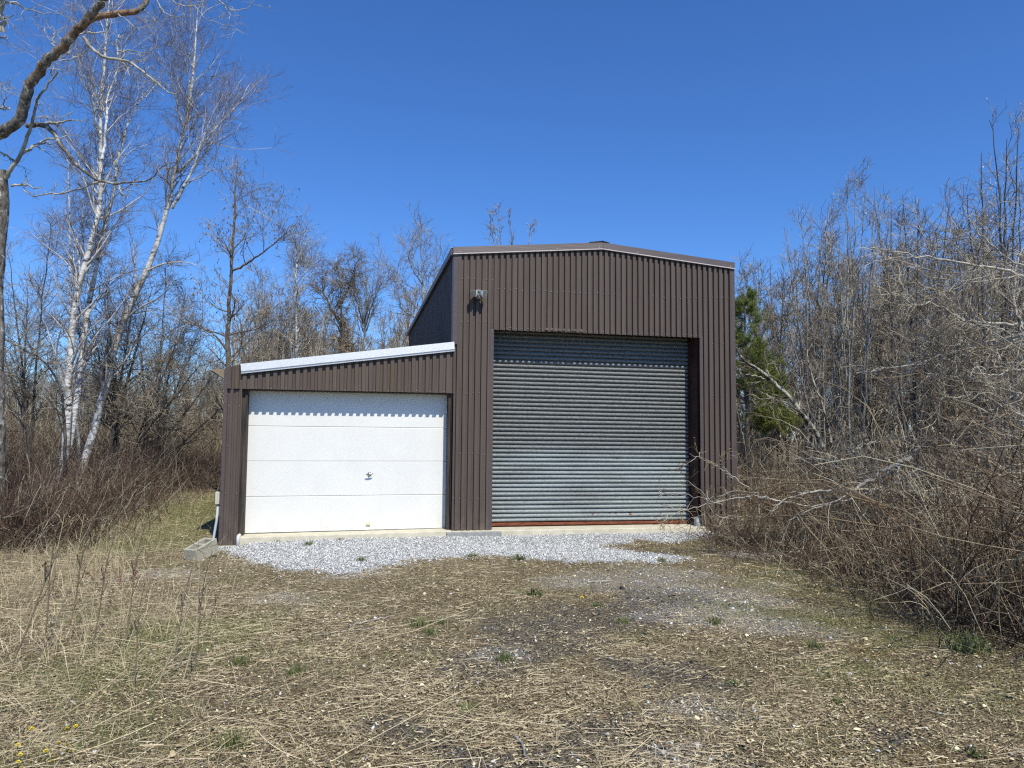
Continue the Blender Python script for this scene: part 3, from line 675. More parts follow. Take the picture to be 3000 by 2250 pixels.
# --- bare tree with given trunk polylines
def bare_tree(name, label, cat, stems, seed, mt, mc, n1=30, n2=7, n3=6, L1=2.2, L2=.9, L3=.45, a1=.8, up1=.06, up2=.05, up3=0.0, t0=.25, tw=.0035, wob=.12, extra=None, group=None, lk=.6, ml=None, n4=0):
    rng = np.random.default_rng(seed); N = 22
    P = np.stack([resample(p, N, .012, rng) for p, r0, r1 in stems]); Rr = np.stack([np.linspace(1, 0, N)**.8*(r0-r1)+r1 for p, r0, r1 in stems])
    ln = np.linalg.norm(np.diff(P, axis=1), axis=2).sum(1); cn = np.maximum(3, (n1*(ln/ln.max())**.8)).astype(int)
    b1, r1_ = sprout(P, Rr, cn, t0, 1., a1, L1, 8, wob, UPV*up1, rng, r1=tw*1.3, rk=.45, lk=lk, rmax=.05)
    b2, r2_ = sprout(b1, r1_, n2, .15, 1., .7, L2, 6, wob*1.2, UPV*up2, rng, r1=tw, rk=.6, lk=.45)
    b3, r3_ = sprout(b2, r2_, n3, .1, 1., .65, L3, 4, wob*1.3, UPV*up3, rng, r1=tw*.8, rk=.7, lk=.4)
    limbs = tubes([(b1, r1_, 5)])
    crown = [(b2, r2_, 3), (b3, r3_, 3)]
    if n4:
        b4, r4_ = sprout(b3, r3_, n4, .2, 1., .6, L3*.6, 3, wob, UPV*up3, rng, r1=tw*.7, rk=.8)
        crown.append((b4, r4_, 3))
    tw_ = tubes(crown); nl = len(limbs[1])
    parts = [('trunk', tubes([(P[i:i+1], Rr[i:i+1], 10)]), mt) for i in range(len(P))]+[('crown', join(limbs, tw_), [ml or mt, mc], np.r_[np.zeros(nl), np.ones(len(tw_[1]))])]
    if extra: parts += extra(b3, rng)
    return plant(name, label, cat, P[0, 0], parts, group)
def cz(x, y, o): # zoomed crop coordinates (2.4578x) -> 2212-wide coordinates
    return ((o[0]+x/2.4578)/K, (o[1]+y/2.4578)/K)
c1 = (0, 0); c2 = (0, 600); c3 = (0, 1100); cr1 = (2100, 400); cr2 = (2100, 1000)
def line(d, *pts, dd=0.):
    """pts: (crop origin, [(x,y)...]) ...; distance d growing by dd over the line"""
    pp = []
    for o, l in pts: pp += [cz(x, y, o) for x, y in l]
    n = len(pp); return [at(u, v, d+dd*i/(n-1)) for i, (u, v) in enumerate(pp)]

# ------------------------------------------------------------------ the old crooked tree at the left edge
def old_tree():
    d = 13.0; S = FPX/13.0; w2 = 1/2.4578/S       # crop unit -> metres
    rng = np.random.default_rng(4)
    def seg(pts, ra, rb, n=18, org=c1, jit=.006, dd=0.):
        P = resample(line(d, (org, pts), dd=dd), n, jit, rng); return P, np.linspace(ra, rb, n)*w2
    r = empty('old_tree', tuple(gpt(-14, 1150)), 'gnarled old tree with a thick lichen-stained limb arching in from the left edge', 'tree')
    base = np.array(gpt(-14, 1150))
    def part(name, segs, m, sides=10, lich=None, sprouts=None, parent=None):
        A = [(p[None], q[None], sides) for p, q in segs]
        V, F = tubes(A); at_ = None
        if lich is not None:
            at_ = {'lichen': np.clip((V[:, 2]-lich)/.8, 0, 1)*np.where(V[:, 0] > -99, 1, 0)}
        return mesh_np(name, V-base, F, m, parent or r, smooth=True, attrs=at_)
    g0 = base
    P = resample([g0]+line(d, (c1, [(-40, 1900), (-10, 1650), (5, 1450), (2, 1330), (-12, 1230)])), 24, .01, rng)
    part('trunk', [(P, np.linspace(66, 52, 24)*w2)], M_OLD, 16)
    main = seg([(-330, 1800), (-250, 1300), (-130, 1010), (0, 945), (110, 905), (165, 810), (200, 660), (255, 530), (330, 445), (450, 335), (560, 240), (640, 130), (720, 40), (800, -60), (880, -190)], 62, 27, 60, jit=.004, dd=-1.2)
    rad = main[1].copy(); rad[18:25] *= 1.12
    rad *= .80; main[0][1:-1] += rng.normal(0, .016, (58, 3)); part('limb', [(main[0], rad)], M_OLD, 14, lich=at(60, 210, 12.5)[2])
    b0 = seg([(630, 150), (720, 112), (860, 92), (960, 86), (1030, 60), (1062, 0), (1068, -90)], 24, 18, 22, dd=.3)
    part('limb', [b0], M_OLD, 12, lich=0.)
    fine = []
    for pts, a_, b_ in (
        ([(600, 270), (660, 350), (740, 410), (840, 430), (930, 440), (1000, 490), (1090, 560), (1180, 640), (1260, 690), (1300, 655)], 13, 3),
        ([(195, 905), (250, 900), (330, 888), (380, 950), (450, 1060), (520, 1150), (600, 1230), (700, 1300), (820, 1325), (950, 1310), (1100, 1300), (1130, 1230), (1180, 1172), (1280, 1170)], 19, 2),
        ([(40, 1285), (100, 1190), (150, 1110), (190, 1010), (215, 920), (245, 830), (270, 700), (340, 620), (390, 550), (415, 520)], 16, 5)):
        s_ = seg(pts, a_, b_, 34, dd=-.5); fine.append(s_); part('limb', [s_], M_OLD if a_ > 13 and b_ < 5 else M_GREYDEAD, 9, lich=99.)
    tw = []
    for pts, a_, b_ in (
        ([(840, 430), (850, 370), (832, 320), (850, 270), (885, 240)], 8, 3), ([(880, 440), (910, 470), (932, 545)], 7, 3), ([(850, 370), (960, 360), (1020, 380), (1090, 385)], 6, 2),
        ([(330, 888), (380, 885), (450, 880), (545, 866)], 12, 4), ([(150, 1110), (215, 1090), (238, 1040), (330, 1010), (420, 1000), (480, 975)], 13, 3),
        ([(80, 1340), (190, 1330), (245, 1360), (300, 1350)], 9, 3), ([(170, 1370), (230, 1420), (330, 1400), (480, 1390), (590, 1350), (720, 1308)], 4, 7),
        ([(390, 335), (378, 280), (392, 215)], 6, 3), ([(430, 410), (470, 400), (545, 340)], 5, 2), ([(430, 440), (520, 445), (600, 370), (700, 355), (780, 350)], 5, 2),
        ([(20, 230), (8, 90), (20, 0), (50, -60)], 18, 14), ([(20, 20), (110, 10), (160, 60), (230, 75), (340, 100), (435, 100)], 7, 2), ([(10, 135), (60, 125), (95, 110)], 5, 3),
        ([(0, 268), (50, 275)], 4, 2), ([(0, 780), (40, 778), (85, 786)], 7, 3), ([(30, 775), (25, 735), (50, 700)], 4, 3), ([(0, 600), (60, 660), (110, 675), (160, 655)], 3, 2),
        ([(0, 1095), (50, 1125), (100, 1160)], 6, 5), ([(245, 860), (290, 842), (315, 838)], 5, 2), ([(250, 770), (275, 755), (308, 745)], 5, 2),
        ([(560, 255), (640, 240), (760, 225), (800, 180), (770, 140)], 6, 2), ([(355, 495), (410, 500), (475, 508)], 5, 2), ([(370, 500), (375, 560), (400, 450)], 4, 2),
        ([(850, 100), (930, 165), (1010, 220)], 5, 2), ([(1090, 560), (1130, 590), (1100, 640), (1050, 700)], 4, 2), ([(850, 1330), (870, 1380), (885, 1420)], 6, 3), ([(600, 240), (640, 180), (600, 80), (575, -20)], 4, 2),
        ([(1120, -40), (1150, 60), (1200, 100), (1290, 130), (1350, 120)], 5, 2), ([(1200, -40), (1260, 30), (1350, 50), (1430, 35), (1490, -20)], 5, 3), ([(1540, -30), (1600, 20), (1680, 80), (1780, 60), (1850, -10)], 5, 2),
        ([(1150, 60), (1170, 110), (1120, 150), (1060, 150)], 3, 2), ([(1600, 20), (1660, 100), (1650, 140)], 3, 2), ([(1400, 40), (1480, 150), (1600, 160), (1700, 210), (1815, 260)], 3, 1)):
        tw.append(seg(pts, a_, b_, 14, jit=.012, dd=rng.uniform(-.4, .4)))
    PT = np.stack([t_[0] for t_ in tw]); RT_ = np.stack([t_[1] for t_ in tw])
    PF = np.stack([resample(f[0], 14) for f in fine[:2]]+[resample(b0[0], 14), resample(main[0][25:], 14)]); RF = np.full(PF.shape[:2], .02)
    PA = np.concatenate([PT, PF]); RA = np.concatenate([RT_, RF])
    s1, q1 = sprout(PA, RA, 5, .25, 1., .9, .55, 7, .30, UPV*.02, rng, r1=.003, rk=.5)
    s2, q2 = sprout(s1, q1, 3, .2, 1., .8, .3, 5, .32, UPV*0, rng, r1=.0025, rk=.6)
    V, F = tubes([(PT, RT_, 7), (s1, q1, 4), (s2, q2, 3)])
    mesh_np('crown', V-base, F, M_GREYDEAD, r, smooth=True)
old_tree()

# ------------------------------------------------------------------ birches on the left
def to_ground(P):                  # first point dropped to the ground
    P = [np.array(p) for p in P]; P[0][2] = gz(P[0][0], P[0][1])-.05; return P
A = to_ground(line(19, (c3, [(370, 960), (440, 740), (490, 520), (485, 250)]), (c2, [(490, 1250), (520, 900), (545, 640), (600, 430), (690, 180), (740, 0)]), (c1, [(730, 1250), (718, 900), (735, 600), (745, 450), (762, 300), (775, 100), (790, -20)])))
A2 = line(19.3, (c3, [(500, 500), (540, 300)]), (c2, [(560, 1350), (600, 1100), (600, 880), (660, 650), (680, 500), (720, 250), (800, 60)]), (c1, [(830, 1270), (875, 1060), (905, 930), (940, 780), (1010, 720), (1090, 620)]), dd=1.)
A3 = line(18.7, (c1, [(735, 1150), (765, 950), (770, 700), (790, 640), (850, 500), (910, 320)]), dd=.6)
A4 = line(19, (c1, [(722, 1000), (690, 900), (680, 780), (655, 560), (620, 480)]), dd=-.7)
ra = .105
bare_tree('birch_tree', 'tall white-barked birch of several stems, standing nearest the old tree', 'tree',
          [(A, ra, .012), (A2, .085, .008), (A3, .035, .006), (A4, .028, .006)], 21, M_BIRCH, M_TWIGP, n1=46, n2=7, n3=5, L1=2.5, L2=1.0, L3=.5, a1=.5, up1=.13, up2=.09, t0=.18, n4=1.6, tw=.0026, ml=M_BIRCHB, lk=.35)
B1 = to_ground(line(20.5, (c3, [(540, 800), (600, 640), (640, 540), (700, 300), (745, 140)]), (c2, [(770, 1300), (800, 1150), (830, 950), (890, 790), (1000, 650), (1060, 480), (1110, 330), (1180, 130), (1210, 0)]), (c1, [(1220, 1450), (1265, 1250), (1290, 1050), (1330, 880), (1370, 680), (1400, 500), (1430, 330), (1420, 150), (1425, 60)])))
B2 = line(20.6, (c1, [(1285, 1245), (1400, 1130), (1480, 1000), (1600, 870), (1720, 740), (1800, 600)]), dd=1)
B3 = line(20.4, (c1, [(1240, 1500), (1380, 1240), (1450, 1050), (1490, 900), (1500, 780)]), dd=-.8)
B4 = line(20.4, (c1, [(1310, 900), (1270, 720), (1230, 560), (1225, 420)]), dd=-.5)
B5 = line(20.4, (c1, [(1400, 505), (1350, 400), (1345, 300)]), dd=-.3)
bare_tree('birch_tree', 'white-barked birch leaning to the right and forking high against the sky', 'tree',
          [(B1, .115, .010), (B2, .035, .006), (B3, .045, .006), (B4, .03, .005), (B5, .02, .005)], 22, M_BIRCH, M_TWIGP, n1=42, n2=7, n3=5, L1=2.4, L2=1.0, L3=.5, a1=.5, up1=.13, up2=.09, t0=.18, n4=1.6, tw=.0026, ml=M_BIRCHB, lk=.35)
C1 = to_ground(line(24, (c3, [(600, 700), (560, 380), (520, 200)]), (c2, [(510, 1000), (505, 650), (505, 300), (495, 60)]), (c1, [(500, 1400), (495, 1200), (480, 1080)])))
bare_tree('birch_tree', 'thin straight white birch stem half hidden behind the larger birches', 'tree', [(C1, .05, .006)], 23, M_BIRCH, M_TWIGP, n1=40, n2=8, n3=4, L1=1.7, L2=.8, L3=.5, a1=.65, t0=.2, ml=M_BIRCHB)

def catkins(b3, rng):
    P = b3[:, -1]; sel = (P[:, 2] > 4.6) & (P[:, 0] > P[:, 0].mean()-1.2); P = P[sel]; P = P[rng.random(len(P)) < .9]
    return [('blossoms', card_bits(P, .025, rng, 3.0, -2.6), M_CATKIN)]
D1 = to_ground(line(20, (c3, [(1650, 600), (1650, 300)]), (c2, [(1640, 1150), (1640, 900), (1655, 600), (1670, 350), (1690, 0)]), (c1, [(1700, 1400), (1712, 1270), (1712, 1150)])))
D2 = line(20, (c2, [(1640, 1060), (1560, 940), (1400, 860), (1300, 800)]), dd=-.8)
D3 = line(20, (c2, [(1665, 480), (1770, 430), (1910, 330), (2040, 230), (2085, 150)]), dd=-.8)
D4 = line(20, (c2, [(1680, 330), (1760, 230), (1830, 80), (1860, -60)]), dd=.6)
D5 = line(20, (c2, [(1660, 1000), (1760, 930), (1840, 790), (2020, 780)]), dd=.6)
bare_tree('catkin_tree', 'straight brown-barked bare tree hung with dark catkins above the lean-to left corner', 'tree',
          [(D1, .085, .01), (D2, .03, .006), (D3, .032, .006), (D4, .02, .005), (D5, .02, .005)], 24, M_TRUNKB, M_TWIGG, n1=24, n2=7, n3=4, L1=1.9, L2=.85, L3=.4, a1=.95, up1=.10, up2=.05, t0=.15, extra=catkins)

# dark multi-stemmed alders between the birches and the garage
def clump_stems(ub, tops, d, r, dep=.8, curve=.25, seed=0, vb=None):
    rng = random.Random(seed); st = []
    b = at(ub, 1000, d); 
    for (u, v) in tops:
        dd = rng.uniform(-dep, dep); p0 = np.array([b[0]+rng.uniform(-.25, .25), b[1]+rng.uniform(-.25, .25), 0.]); p0[2] = gz(p0[0], p0[1])-.05
        p3 = at(u, v, d+dd)
        q1 = p0+(p3-p0)*.33+np.array([-(p3-p0)[0]*curve*.5, 0, abs((p3-p0)[0])*curve*.3]); q2 = p0+(p3-p0)*.66+np.array([-(p3-p0)[0]*curve*.35, 0, 0])
        st.append(([p0, q1, q2, p3], r*rng.uniform(.7, 1.1), .005))
    return st
bare_tree('alder_tree', 'dark multi-stemmed alder fanning out just right of the birches', 'tree', clump_stems(255, [(180, 640), (230, 600), (290, 640), (330, 620), (400, 700), (440, 780)], 21, .06, seed=1), 31, M_TRUNKD, M_TWIGG,
          n1=30, n2=7, n3=4, L1=1.7, L2=.8, L3=.45, a1=.8, t0=.25, tw=.004, wob=.16)
bare_tree('alder_tree', 'leaning dark alder clump nearest the lean-to left wall', 'tree', clump_stems(320, [(360, 560), (400, 640), (440, 690), (470, 800), (300, 700), (350, 760), (490, 870)], 23, .055, seed=2), 32, M_TRUNKD, M_TWIGG,
          n1=26, n2=7, n3=4, L1=1.6, L2=.8, L3=.45, a1=.8, t0=.2, tw=.004, wob=.16)
bare_tree('alder_tree', 'low dark alder between the old tree and the birch bases', 'tree', clump_stems(70, [(20, 560), (60, 620), (110, 480), (-30, 650)], 22, .05, seed=3), 33, M_TRUNKD, M_TWIGG,
          n1=32, n2=7, n3=4, L1=1.7, L2=.8, L3=.45, a1=.8, t0=.25, tw=.004, wob=.16)
bare_tree('bare_tree', 'small dark bare tree with a bent trunk left of the birch trunks', 'tree', [(to_ground(line(17, (c3, [(490, 500), (470, 380), (440, 160)]), (c2, [(460, 1330), (380, 1180), (250, 1090), (180, 960), (170, 850)]))), .045, .008), (line(17, (c2, [(250, 1090), (120, 1010), (0, 960)])), .02, .006)], 34, M_TRUNKD, M_TWIGG,
          n1=20, n2=6, n3=4, L1=1.3, L2=.6, L3=.35, a1=.8, t0=.35, wob=.18)

# trees beyond the lean-to roof
c4 = (600, 600)
def l4(d, pts, dd=0.): return [at((600+x/2.765)/K, (600+y/2.765)/K, d+dd*i/max(1, len(pts)-1)) for i, (x, y) in enumerate(pts)]
bare_tree('birch_tree', 'slender white birch rising behind the middle of the lean-to roof', 'tree', [(to_ground(l4(28, [(735, 1900), (740, 1240), (750, 1000), (738, 780), (735, 600), (750, 460), (770, 300)])), .085, .008), (l4(28, [(760, 740), (800, 600), (830, 480)], 1), .03, .006)], 41, M_BIRCH, M_TWIGG,
          n1=50, n2=7, n3=4, L1=1.9, L2=.9, L3=.45, a1=.5, up1=.12, t0=.35, tw=.004, lk=.4)
bare_tree('bare_tree', 'grey many-stemmed bare tree left of the slender birch behind the lean-to', 'tree', clump_stems(590, [(540, 640), (560, 600), (585, 640), (610, 620), (625, 680), (530, 700)], 26, .05, seed=5), 42, M_TRUNKG, M_TWIGG,
          n1=20, n2=6, n3=3, L1=1.6, L2=.8, L3=.4, a1=.6, t0=.3, tw=.0045)
bare_tree('vine_tree', 'brown tree choked with tangled vines behind the lean-to roof', 'tree', [(to_ground(l4(27, [(1110, 1900), (1120, 1200), (1100, 900), (1095, 700), (1110, 560), (1060, 480)])), .10, .01), (l4(27, [(1110, 1000), (1000, 800), (940, 640), (1000, 520)], .6), .05, .008), (l4(27, [(1110, 800), (1180, 640), (1220, 480), (1250, 440)], -.6), .04, .006)], 43, M_TRUNKB, M_TWIGB,
          n1=52, n2=7, n3=4, L1=1.3, L2=.7, L3=.4, a1=.8, up1=.05, t0=.2, tw=.005, wob=.28, lk=.5)
bare_tree('bare_tree', 'dead pale forked stems leaning beside the vine-choked tree', 'tree', [(to_ground(l4(25, [(880, 1900), (915, 1200), (940, 1100), (972, 890)])), .04, .012), (to_ground(l4(25, [(870, 1900), (912, 1200), (905, 1120), (960, 950)])), .03, .01)], 44, M_GREYDEAD, M_TWIGG, n1=4, n2=2, n3=1, L1=.5, L2=.3, L3=.2, t0=.6)
bare_tree('bare_tree', 'vase-shaped bare tree between the vine-choked tree and the tall bay', 'tree', [(to_ground(l4(27, [(1280, 1900), (1285, 1150), (1300, 900), (1310, 700), (1320, 560)])), .08, .006)]+[(l4(27, [(1290, 1060-i*25), (1290+s*60, 900-i*40), (1290+s*(100+12*i), 720-i*22)], rng_), .035, .005) for i, (s, rng_) in enumerate(((1, .8), (-1, -.6), (1, -.8), (-1, .8), (1, .2), (-1, .3)))], 45, M_TRUNKG, M_TWIGG,
          n1=22, n2=6, n3=3, L1=1.3, L2=.7, L3=.4, a1=.5, up1=.14, t0=.2, tw=.004, wob=.1, lk=.3)
bare_tree('bare_tree', 'tall bare tree close to the left side of the tall bay, behind the lean-to', 'tree', [(to_ground(l4(26, [(1770, 1900), (1770, 900), (1765, 700), (1760, 500), (1750, 350), (1740, 260)])), .095, .006)]+[(l4(26, pp, dd), .03, .005) for pp, dd in (([(1770, 900), (1660, 760), (1570, 620), (1500, 500)], .8), ([(1765, 650), (1680, 520), (1650, 420)], -.8), ([(1770, 780), (1850, 620), (1900, 480)], .6), ([(1768, 950), (1640, 880), (1560, 800)], -.6))], 46, M_TRUNKG, M_TWIGG,
          n1=34, n2=7, n3=3, L1=1.5, L2=.8, L3=.4, a1=.6, up1=.12, t0=.2, tw=.004, wob=.14, lk=.3)
c6 = (1150, 650)
def l6(d, pts, dd=0.): return [at((1150+x/2.1067)/K, (650+y/2.1067)/K, d+dd*i/max(1, len(pts)-1)) for i, (x, y) in enumerate(pts)]
bare_tree('bare_tree', 'bare tree showing only its upper twigs above the left slope of the gable roof', 'tree', [(to_ground(l6(27, [(690, 1200), (700, 400), (660, 60), (655, -60)])), .05, .006), (l6(27, [(700, 400), (620, 100), (600, 10)], .5), .03, .005), (l6(27, [(700, 400), (740, 100), (720, -30)], -.5), .03, .005), (l6(27, [(720, 400), (850, 120), (850, 0), (890, 60)], .3), .03, .005), (l6(27, [(700, 400), (620, 0), (600, -40)], .3), .03, .005)], 47, M_TRUNKG, M_TWIGG,
          n1=18, n2=3, n3=1.5, L1=.6, L2=.3, L3=.25, a1=.5, up1=.12, t0=.55, tw=.006)

# ------------------------------------------------------------------ right side: pine, willows, bare trees
def pine(name, label, pos, h, seed, rb):
    rng = np.random.default_rng(seed); base = np.array([pos[0], pos[1], gz(pos[0], pos[1])-.05])
    T = resample([base, base+[.05, 0, h*.5], base+[0, .05, h]], 20, .01, rng)[None]; Tr = np.linspace(.11, .012, 20)[None]
    B, Rb = sprout(T, Tr, 85, .42, .98, 1.25, rb, 7, .05, UPV*.05, rng, r1=.004, rk=.35, lk=.88)
    S, Rs = sprout(B, Rb, 8, .25, 1, .7, .42, 4, .08, UPV*.05, rng, r1=.003)
    pts = S.reshape(-1, 4, 3)[:, 1:].reshape(-1, 3); k = 26
    P = np.repeat(pts, k, 0); D = norm(rng.normal(0, 1, P.shape)+np.array([0, 0, .5])); L = rng.uniform(.06, .12, len(P))[:, None]
    sdir = norm(np.cross(D, rng.normal(0, 1, P.shape)))*.0035
    V = np.stack([P-sdir, P+sdir, P+D*L+sdir*.3, P+D*L-sdir*.3], 1).reshape(-1, 3); F = np.arange(len(V)).reshape(-1, 4)
    plant(name, label, 'tree', base, [('trunk', tubes([(T, Tr, 8)]), M_TRUNKB), ('crown', tubes([(B, Rb, 4)]), M_TRUNKB), ('foliage', (V, F), M_PINE)])
pb = at(1612, 900, 22); pine('pine_tree', 'bushy green pine just right of the tall bay', pb, 6.0, 51, 2.1)
pb2 = at(1668, 900, 24); pine('pine_tree', 'lower green pine half hidden by branches right of the first', pb2, 3.9, 52, 1.5)

def pale_buds(b3, rng, fr=.35, size=.022, m=None):
    P = b3[:, -1]; P = np.concatenate([P, b3[:, 1]]); P = P[rng.random(len(P)) < fr]
    return [('blossoms', card_bits(P, size, rng, 1.8, .6), m or M_BUD)]
def fan(ub, us, vs, d, r, n, seed, dep=1.0, curve=.3):
    rng = random.Random(seed); return clump_stems(ub, [(rng.uniform(*us), rng.uniform(*vs)) for _ in range(n)], d, r, dep, curve, seed)
bare_tree('willow_tree', 'tall willow clump with pale catkins, first clump rising right of the pine', 'tree', clump_stems(1830, [(1790, 440), (1808, 500), (1830, 395), (1850, 380), (1870, 420), (1890, 400), (1900, 470), (1780, 560)], 17, .035, .8, .15, 61), 61, M_TRUNKG, M_TWIGG,
          n1=14, n2=4, n3=2.5, L1=1.2, L2=.5, L3=.25, a1=.4, up1=.16, up2=.12, t0=.3, extra=lambda b, r: pale_buds(b, r, .3, .02))
bare_tree('willow_tree', 'dark willow clump between the pale-catkin clump and the tall right-edge tree', 'tree', clump_stems(1960, [(1925, 460), (1950, 420), (1985, 430), (1905, 520), (2010, 520), (2050, 440)], 16, .035, .8, .2, 62), 62, M_TRUNKD, M_TWIGG,
          n1=15, n2=4, n3=2.5, L1=1.2, L2=.5, L3=.25, a1=.45, up1=.14, up2=.1, t0=.3)
bare_tree('willow_tree', 'tallest willow with silvery buds at the right edge', 'tree', clump_stems(2150, [(2120, 330), (2145, 270), (2175, 300), (2200, 280), (2090, 420), (2235, 330), (2160, 400), (2060, 480)], 12.5, .035, .7, .2, 63), 63, M_TRUNKD, M_TWIGG,
          n1=15, n2=4, n3=2.0, L1=1.0, L2=.42, L3=.2, a1=.5, up1=.12, up2=.1, t0=.25, tw=.003, extra=lambda b, r: pale_buds(b, r, .3, .018))
bare_tree('willow_tree', 'grey willow clump standing just behind the leaning trunk', 'tree', clump_stems(1760, [(1700, 540), (1730, 480), (1745, 530), (1680, 610), (1770, 520), (1790, 600)], 20, .04, .8, .2, 64), 64, M_TRUNKG, M_TWIGG,
          n1=16, n2=5, n3=3, L1=1.2, L2=.55, L3=.3, a1=.5, up1=.14, up2=.1, t0=.25)
# thin upright trees, copies of three kinds, each standing alone
protos = []
for k, (mt_, mc_) in enumerate(((M_TRUNKG, M_TWIGG), (M_TRUNKB, M_TWIGB), (M_TRUNKD, M_TWIGG))):
    rr = random.Random(70+k)
    st = []
    for j in range(4):
        a_ = rr.uniform(0, 6.28); l_ = rr.uniform(.8, 2.3); hh = 8*rr.uniform(.75, 1)
        st.append(([np.array([0, 0, -.1])+[.12*math.cos(a_), .12*math.sin(a_), 0], [.35*l_*math.cos(a_), .35*l_*math.sin(a_), hh*.35], [.8*l_*math.cos(a_), .8*l_*math.sin(a_), hh*.7], [l_*math.cos(a_), l_*math.sin(a_), hh]], .05, .006))
    protos.append((st, mt_, mc_, 70+k))
SP = [  # u, v_top, distance, kind, label
    (1640, 545, 27, 0, 'slim grey bare tree over the pine, nearest the tall bay'), (1682, 500, 29, 1, 'brown-twigged bare tree just right of the pine'),
    (1722, 470, 26, 2, 'dark slim bare tree left of the first willow clump'), (1748, 520, 31, 0, 'grey bare tree seen behind the leaning trunk'),
    (1905, 430, 24, 1, 'brown-twigged bare tree between the first two willow clumps'), (1940, 500, 28, 0, 'grey bare tree behind the dark willow clump'),
    (2005, 440, 22, 2, 'dark bare tree right of the dark willow clump'), (2045, 480, 26, 0, 'grey bare tree in the gap left of the tallest willow'),
    (2085, 430, 21, 1, 'brown-twigged bare tree beside the tallest willow'), (2190, 420, 20, 2, 'dark bare tree hard against the right edge of the view'),
    (1610, 600, 33, 1, 'low brown bare tree poking out beyond the tall bay corner')]
pr_obj = {}
for (u, vt, d, k, lab) in SP:
    b = at(u, 1000, d); top = at(u, vt, d)[2]; z0 = float(gz(b[0], b[1])); s = (top-z0)/8.0
    if k not in pr_obj:
        st, mt_, mc_, sd_ = protos[k]
        o = bare_tree('bare_tree', lab, 'tree', st, sd_, mt_, mc_, n1=20, n2=6, n3=4, L1=1.4, L2=.7, L3=.4, a1=.5, up1=.12, up2=.08, t0=.12, tw=.005)
        # re-seat on its own origin
        off = Vector(o.location)
        for ch in o.children: ch.location = off
        pr_obj[k] = o
        o.location = (b[0], b[1], z0); o.scale = (s, s, s)
        o['group'] = 'slim bare trees right of the garage'
    else:
        copy_tree(pr_obj[k], (b[0], b[1], z0), random.Random(int(u)).uniform(0, 6.28), s, lab)

# leaning grey trunk by the corner of the tall bay
LT = to_ground(line(15.5, (cr2, [(860, 1010), (830, 900), (760, 740), (680, 600), (560, 440), (430, 310), (300, 195), (170, 130), (130, 40)])))
LT2 = line(15.5, (cr2, [(430, 310), (330, 260), (200, 240), (120, 245)])); LT3 = line(15.5, (cr2, [(640, 540), (540, 460), (400, 400), (250, 330)]), dd=-.5)
LT4 = line(15.5, (cr2, [(860, 880), (960, 800), (1060, 750), (1180, 700)]), dd=.4); LT5 = line(15.6, (cr2, [(860, 1000), (840, 780), (800, 600), (740, 380), (680, 250), (650, 60)]), dd=.5)
LT6 = line(15.6, (cr2, [(1000, 980), (970, 860), (910, 640), (860, 520)]), dd=.5)
bare_tree('leaning_tree', 'grey tree leaning left toward the tall bay corner', 'tree', [(LT, .07, .022), (LT2, .022, .006), (LT3, .015, .005), (LT4, .045, .022), (LT5, .035, .010), (LT6, .022, .008)], 81, M_LEAN, M_TWIGG, n1=12, n2=4, n3=3, L1=1.0, L2=.5, L3=.3, a1=.8, up1=.06, t0=.2, wob=.2)

# pale branches reaching in from the right edge (one sprawling shrub tree)
def lines_tree(name, label, cat, segs, seed, d, m, mc, n1=8, L1=.7, extra=None, dd=.6, wob=.22, base=None, n2=4, n3=2, up=.02, k=1.):
    rng = random.Random(seed); st = []
    for (org, pts, ra_, rb_) in segs:
        st.append((line(d+rng.uniform(-dd, dd), (org, pts), dd=rng.uniform(-dd, dd)), ra_*k, rb_*k))
    o = bare_tree(name, label, cat, st, seed, m, mc, n1=n1, n2=n2, n3=n3, L1=L1, L2=L1*.5, L3=L1*.25, a1=.75, up1=up, up2=.0, t0=.15, tw=.003, wob=wob, extra=extra)
    return o
lines_tree('sprawling_shrub', 'pale-barked sprawling shrub reaching in from the right edge at mid height', 'shrub', [
    (cr1, [(2500, 1100), (2212, 1000), (2050, 960), (1900, 935), (1600, 880), (1330, 845), (1100, 800)], .022, .006),
    (cr1, [(2500, 1380), (2212, 1350), (2000, 1345), (1850, 1340), (1720, 1315), (1640, 1240), (1560, 1180), (1440, 1210), (1300, 1215)], .026, .006),
    (cr1, [(2500, 1350), (2212, 1425), (1950, 1480), (1700, 1560), (1600, 1600), (1350, 1650)], .028, .012),
    (cr2, [(2400, -60), (2000, 10), (1800, 60), (1600, 110), (1480, 150), (1350, 170), (1180, 212), (1000, 230)], .024, .006),
    (cr2, [(2500, 560), (2212, 390), (1950, 300), (1700, 250), (1500, 230)], .022, .006),
    (cr2, [(2500, 700), (2212, 550), (2100, 480), (1960, 420), (1800, 400), (1640, 400)], .028, .008),
    (cr1, [(2400, 1700), (2160, 1300), (2140, 1100), (2150, 960), (2212, 800)], .018, .010),
    (cr1, [(2300, 1000), (2100, 880), (1900, 720), (1820, 600), (1780, 520)], .014, .005),
    (cr2, [(2500, 20), (2212, -30), (2000, -100), (1850, -130), (1700, -260)], .018, .006),
    (cr2, [(2500, 160), (2212, 155), (1900, 148), (1640, 140)], .012, .004),
    (cr2, [(2500, 240), (2212, 200), (2100, 210), (2020, 250), (1900, 230)], .02, .008),
    (cr2, [(2400, 900), (2212, 640), (2100, 650), (2030, 720), (2000, 810)], .012, .004),
    (cr2, [(2500, 800), (2300, 880), (2030, 900), (1850, 960), (1680, 1000)], .014, .006)],
    91, 9.3, M_PALE, M_TWIGG, k=.85, n1=22, L1=1.1, n2=5, n3=3, extra=lambda b, r: pale_buds(b, r, .10, .014, M_BUDY), up=.05)
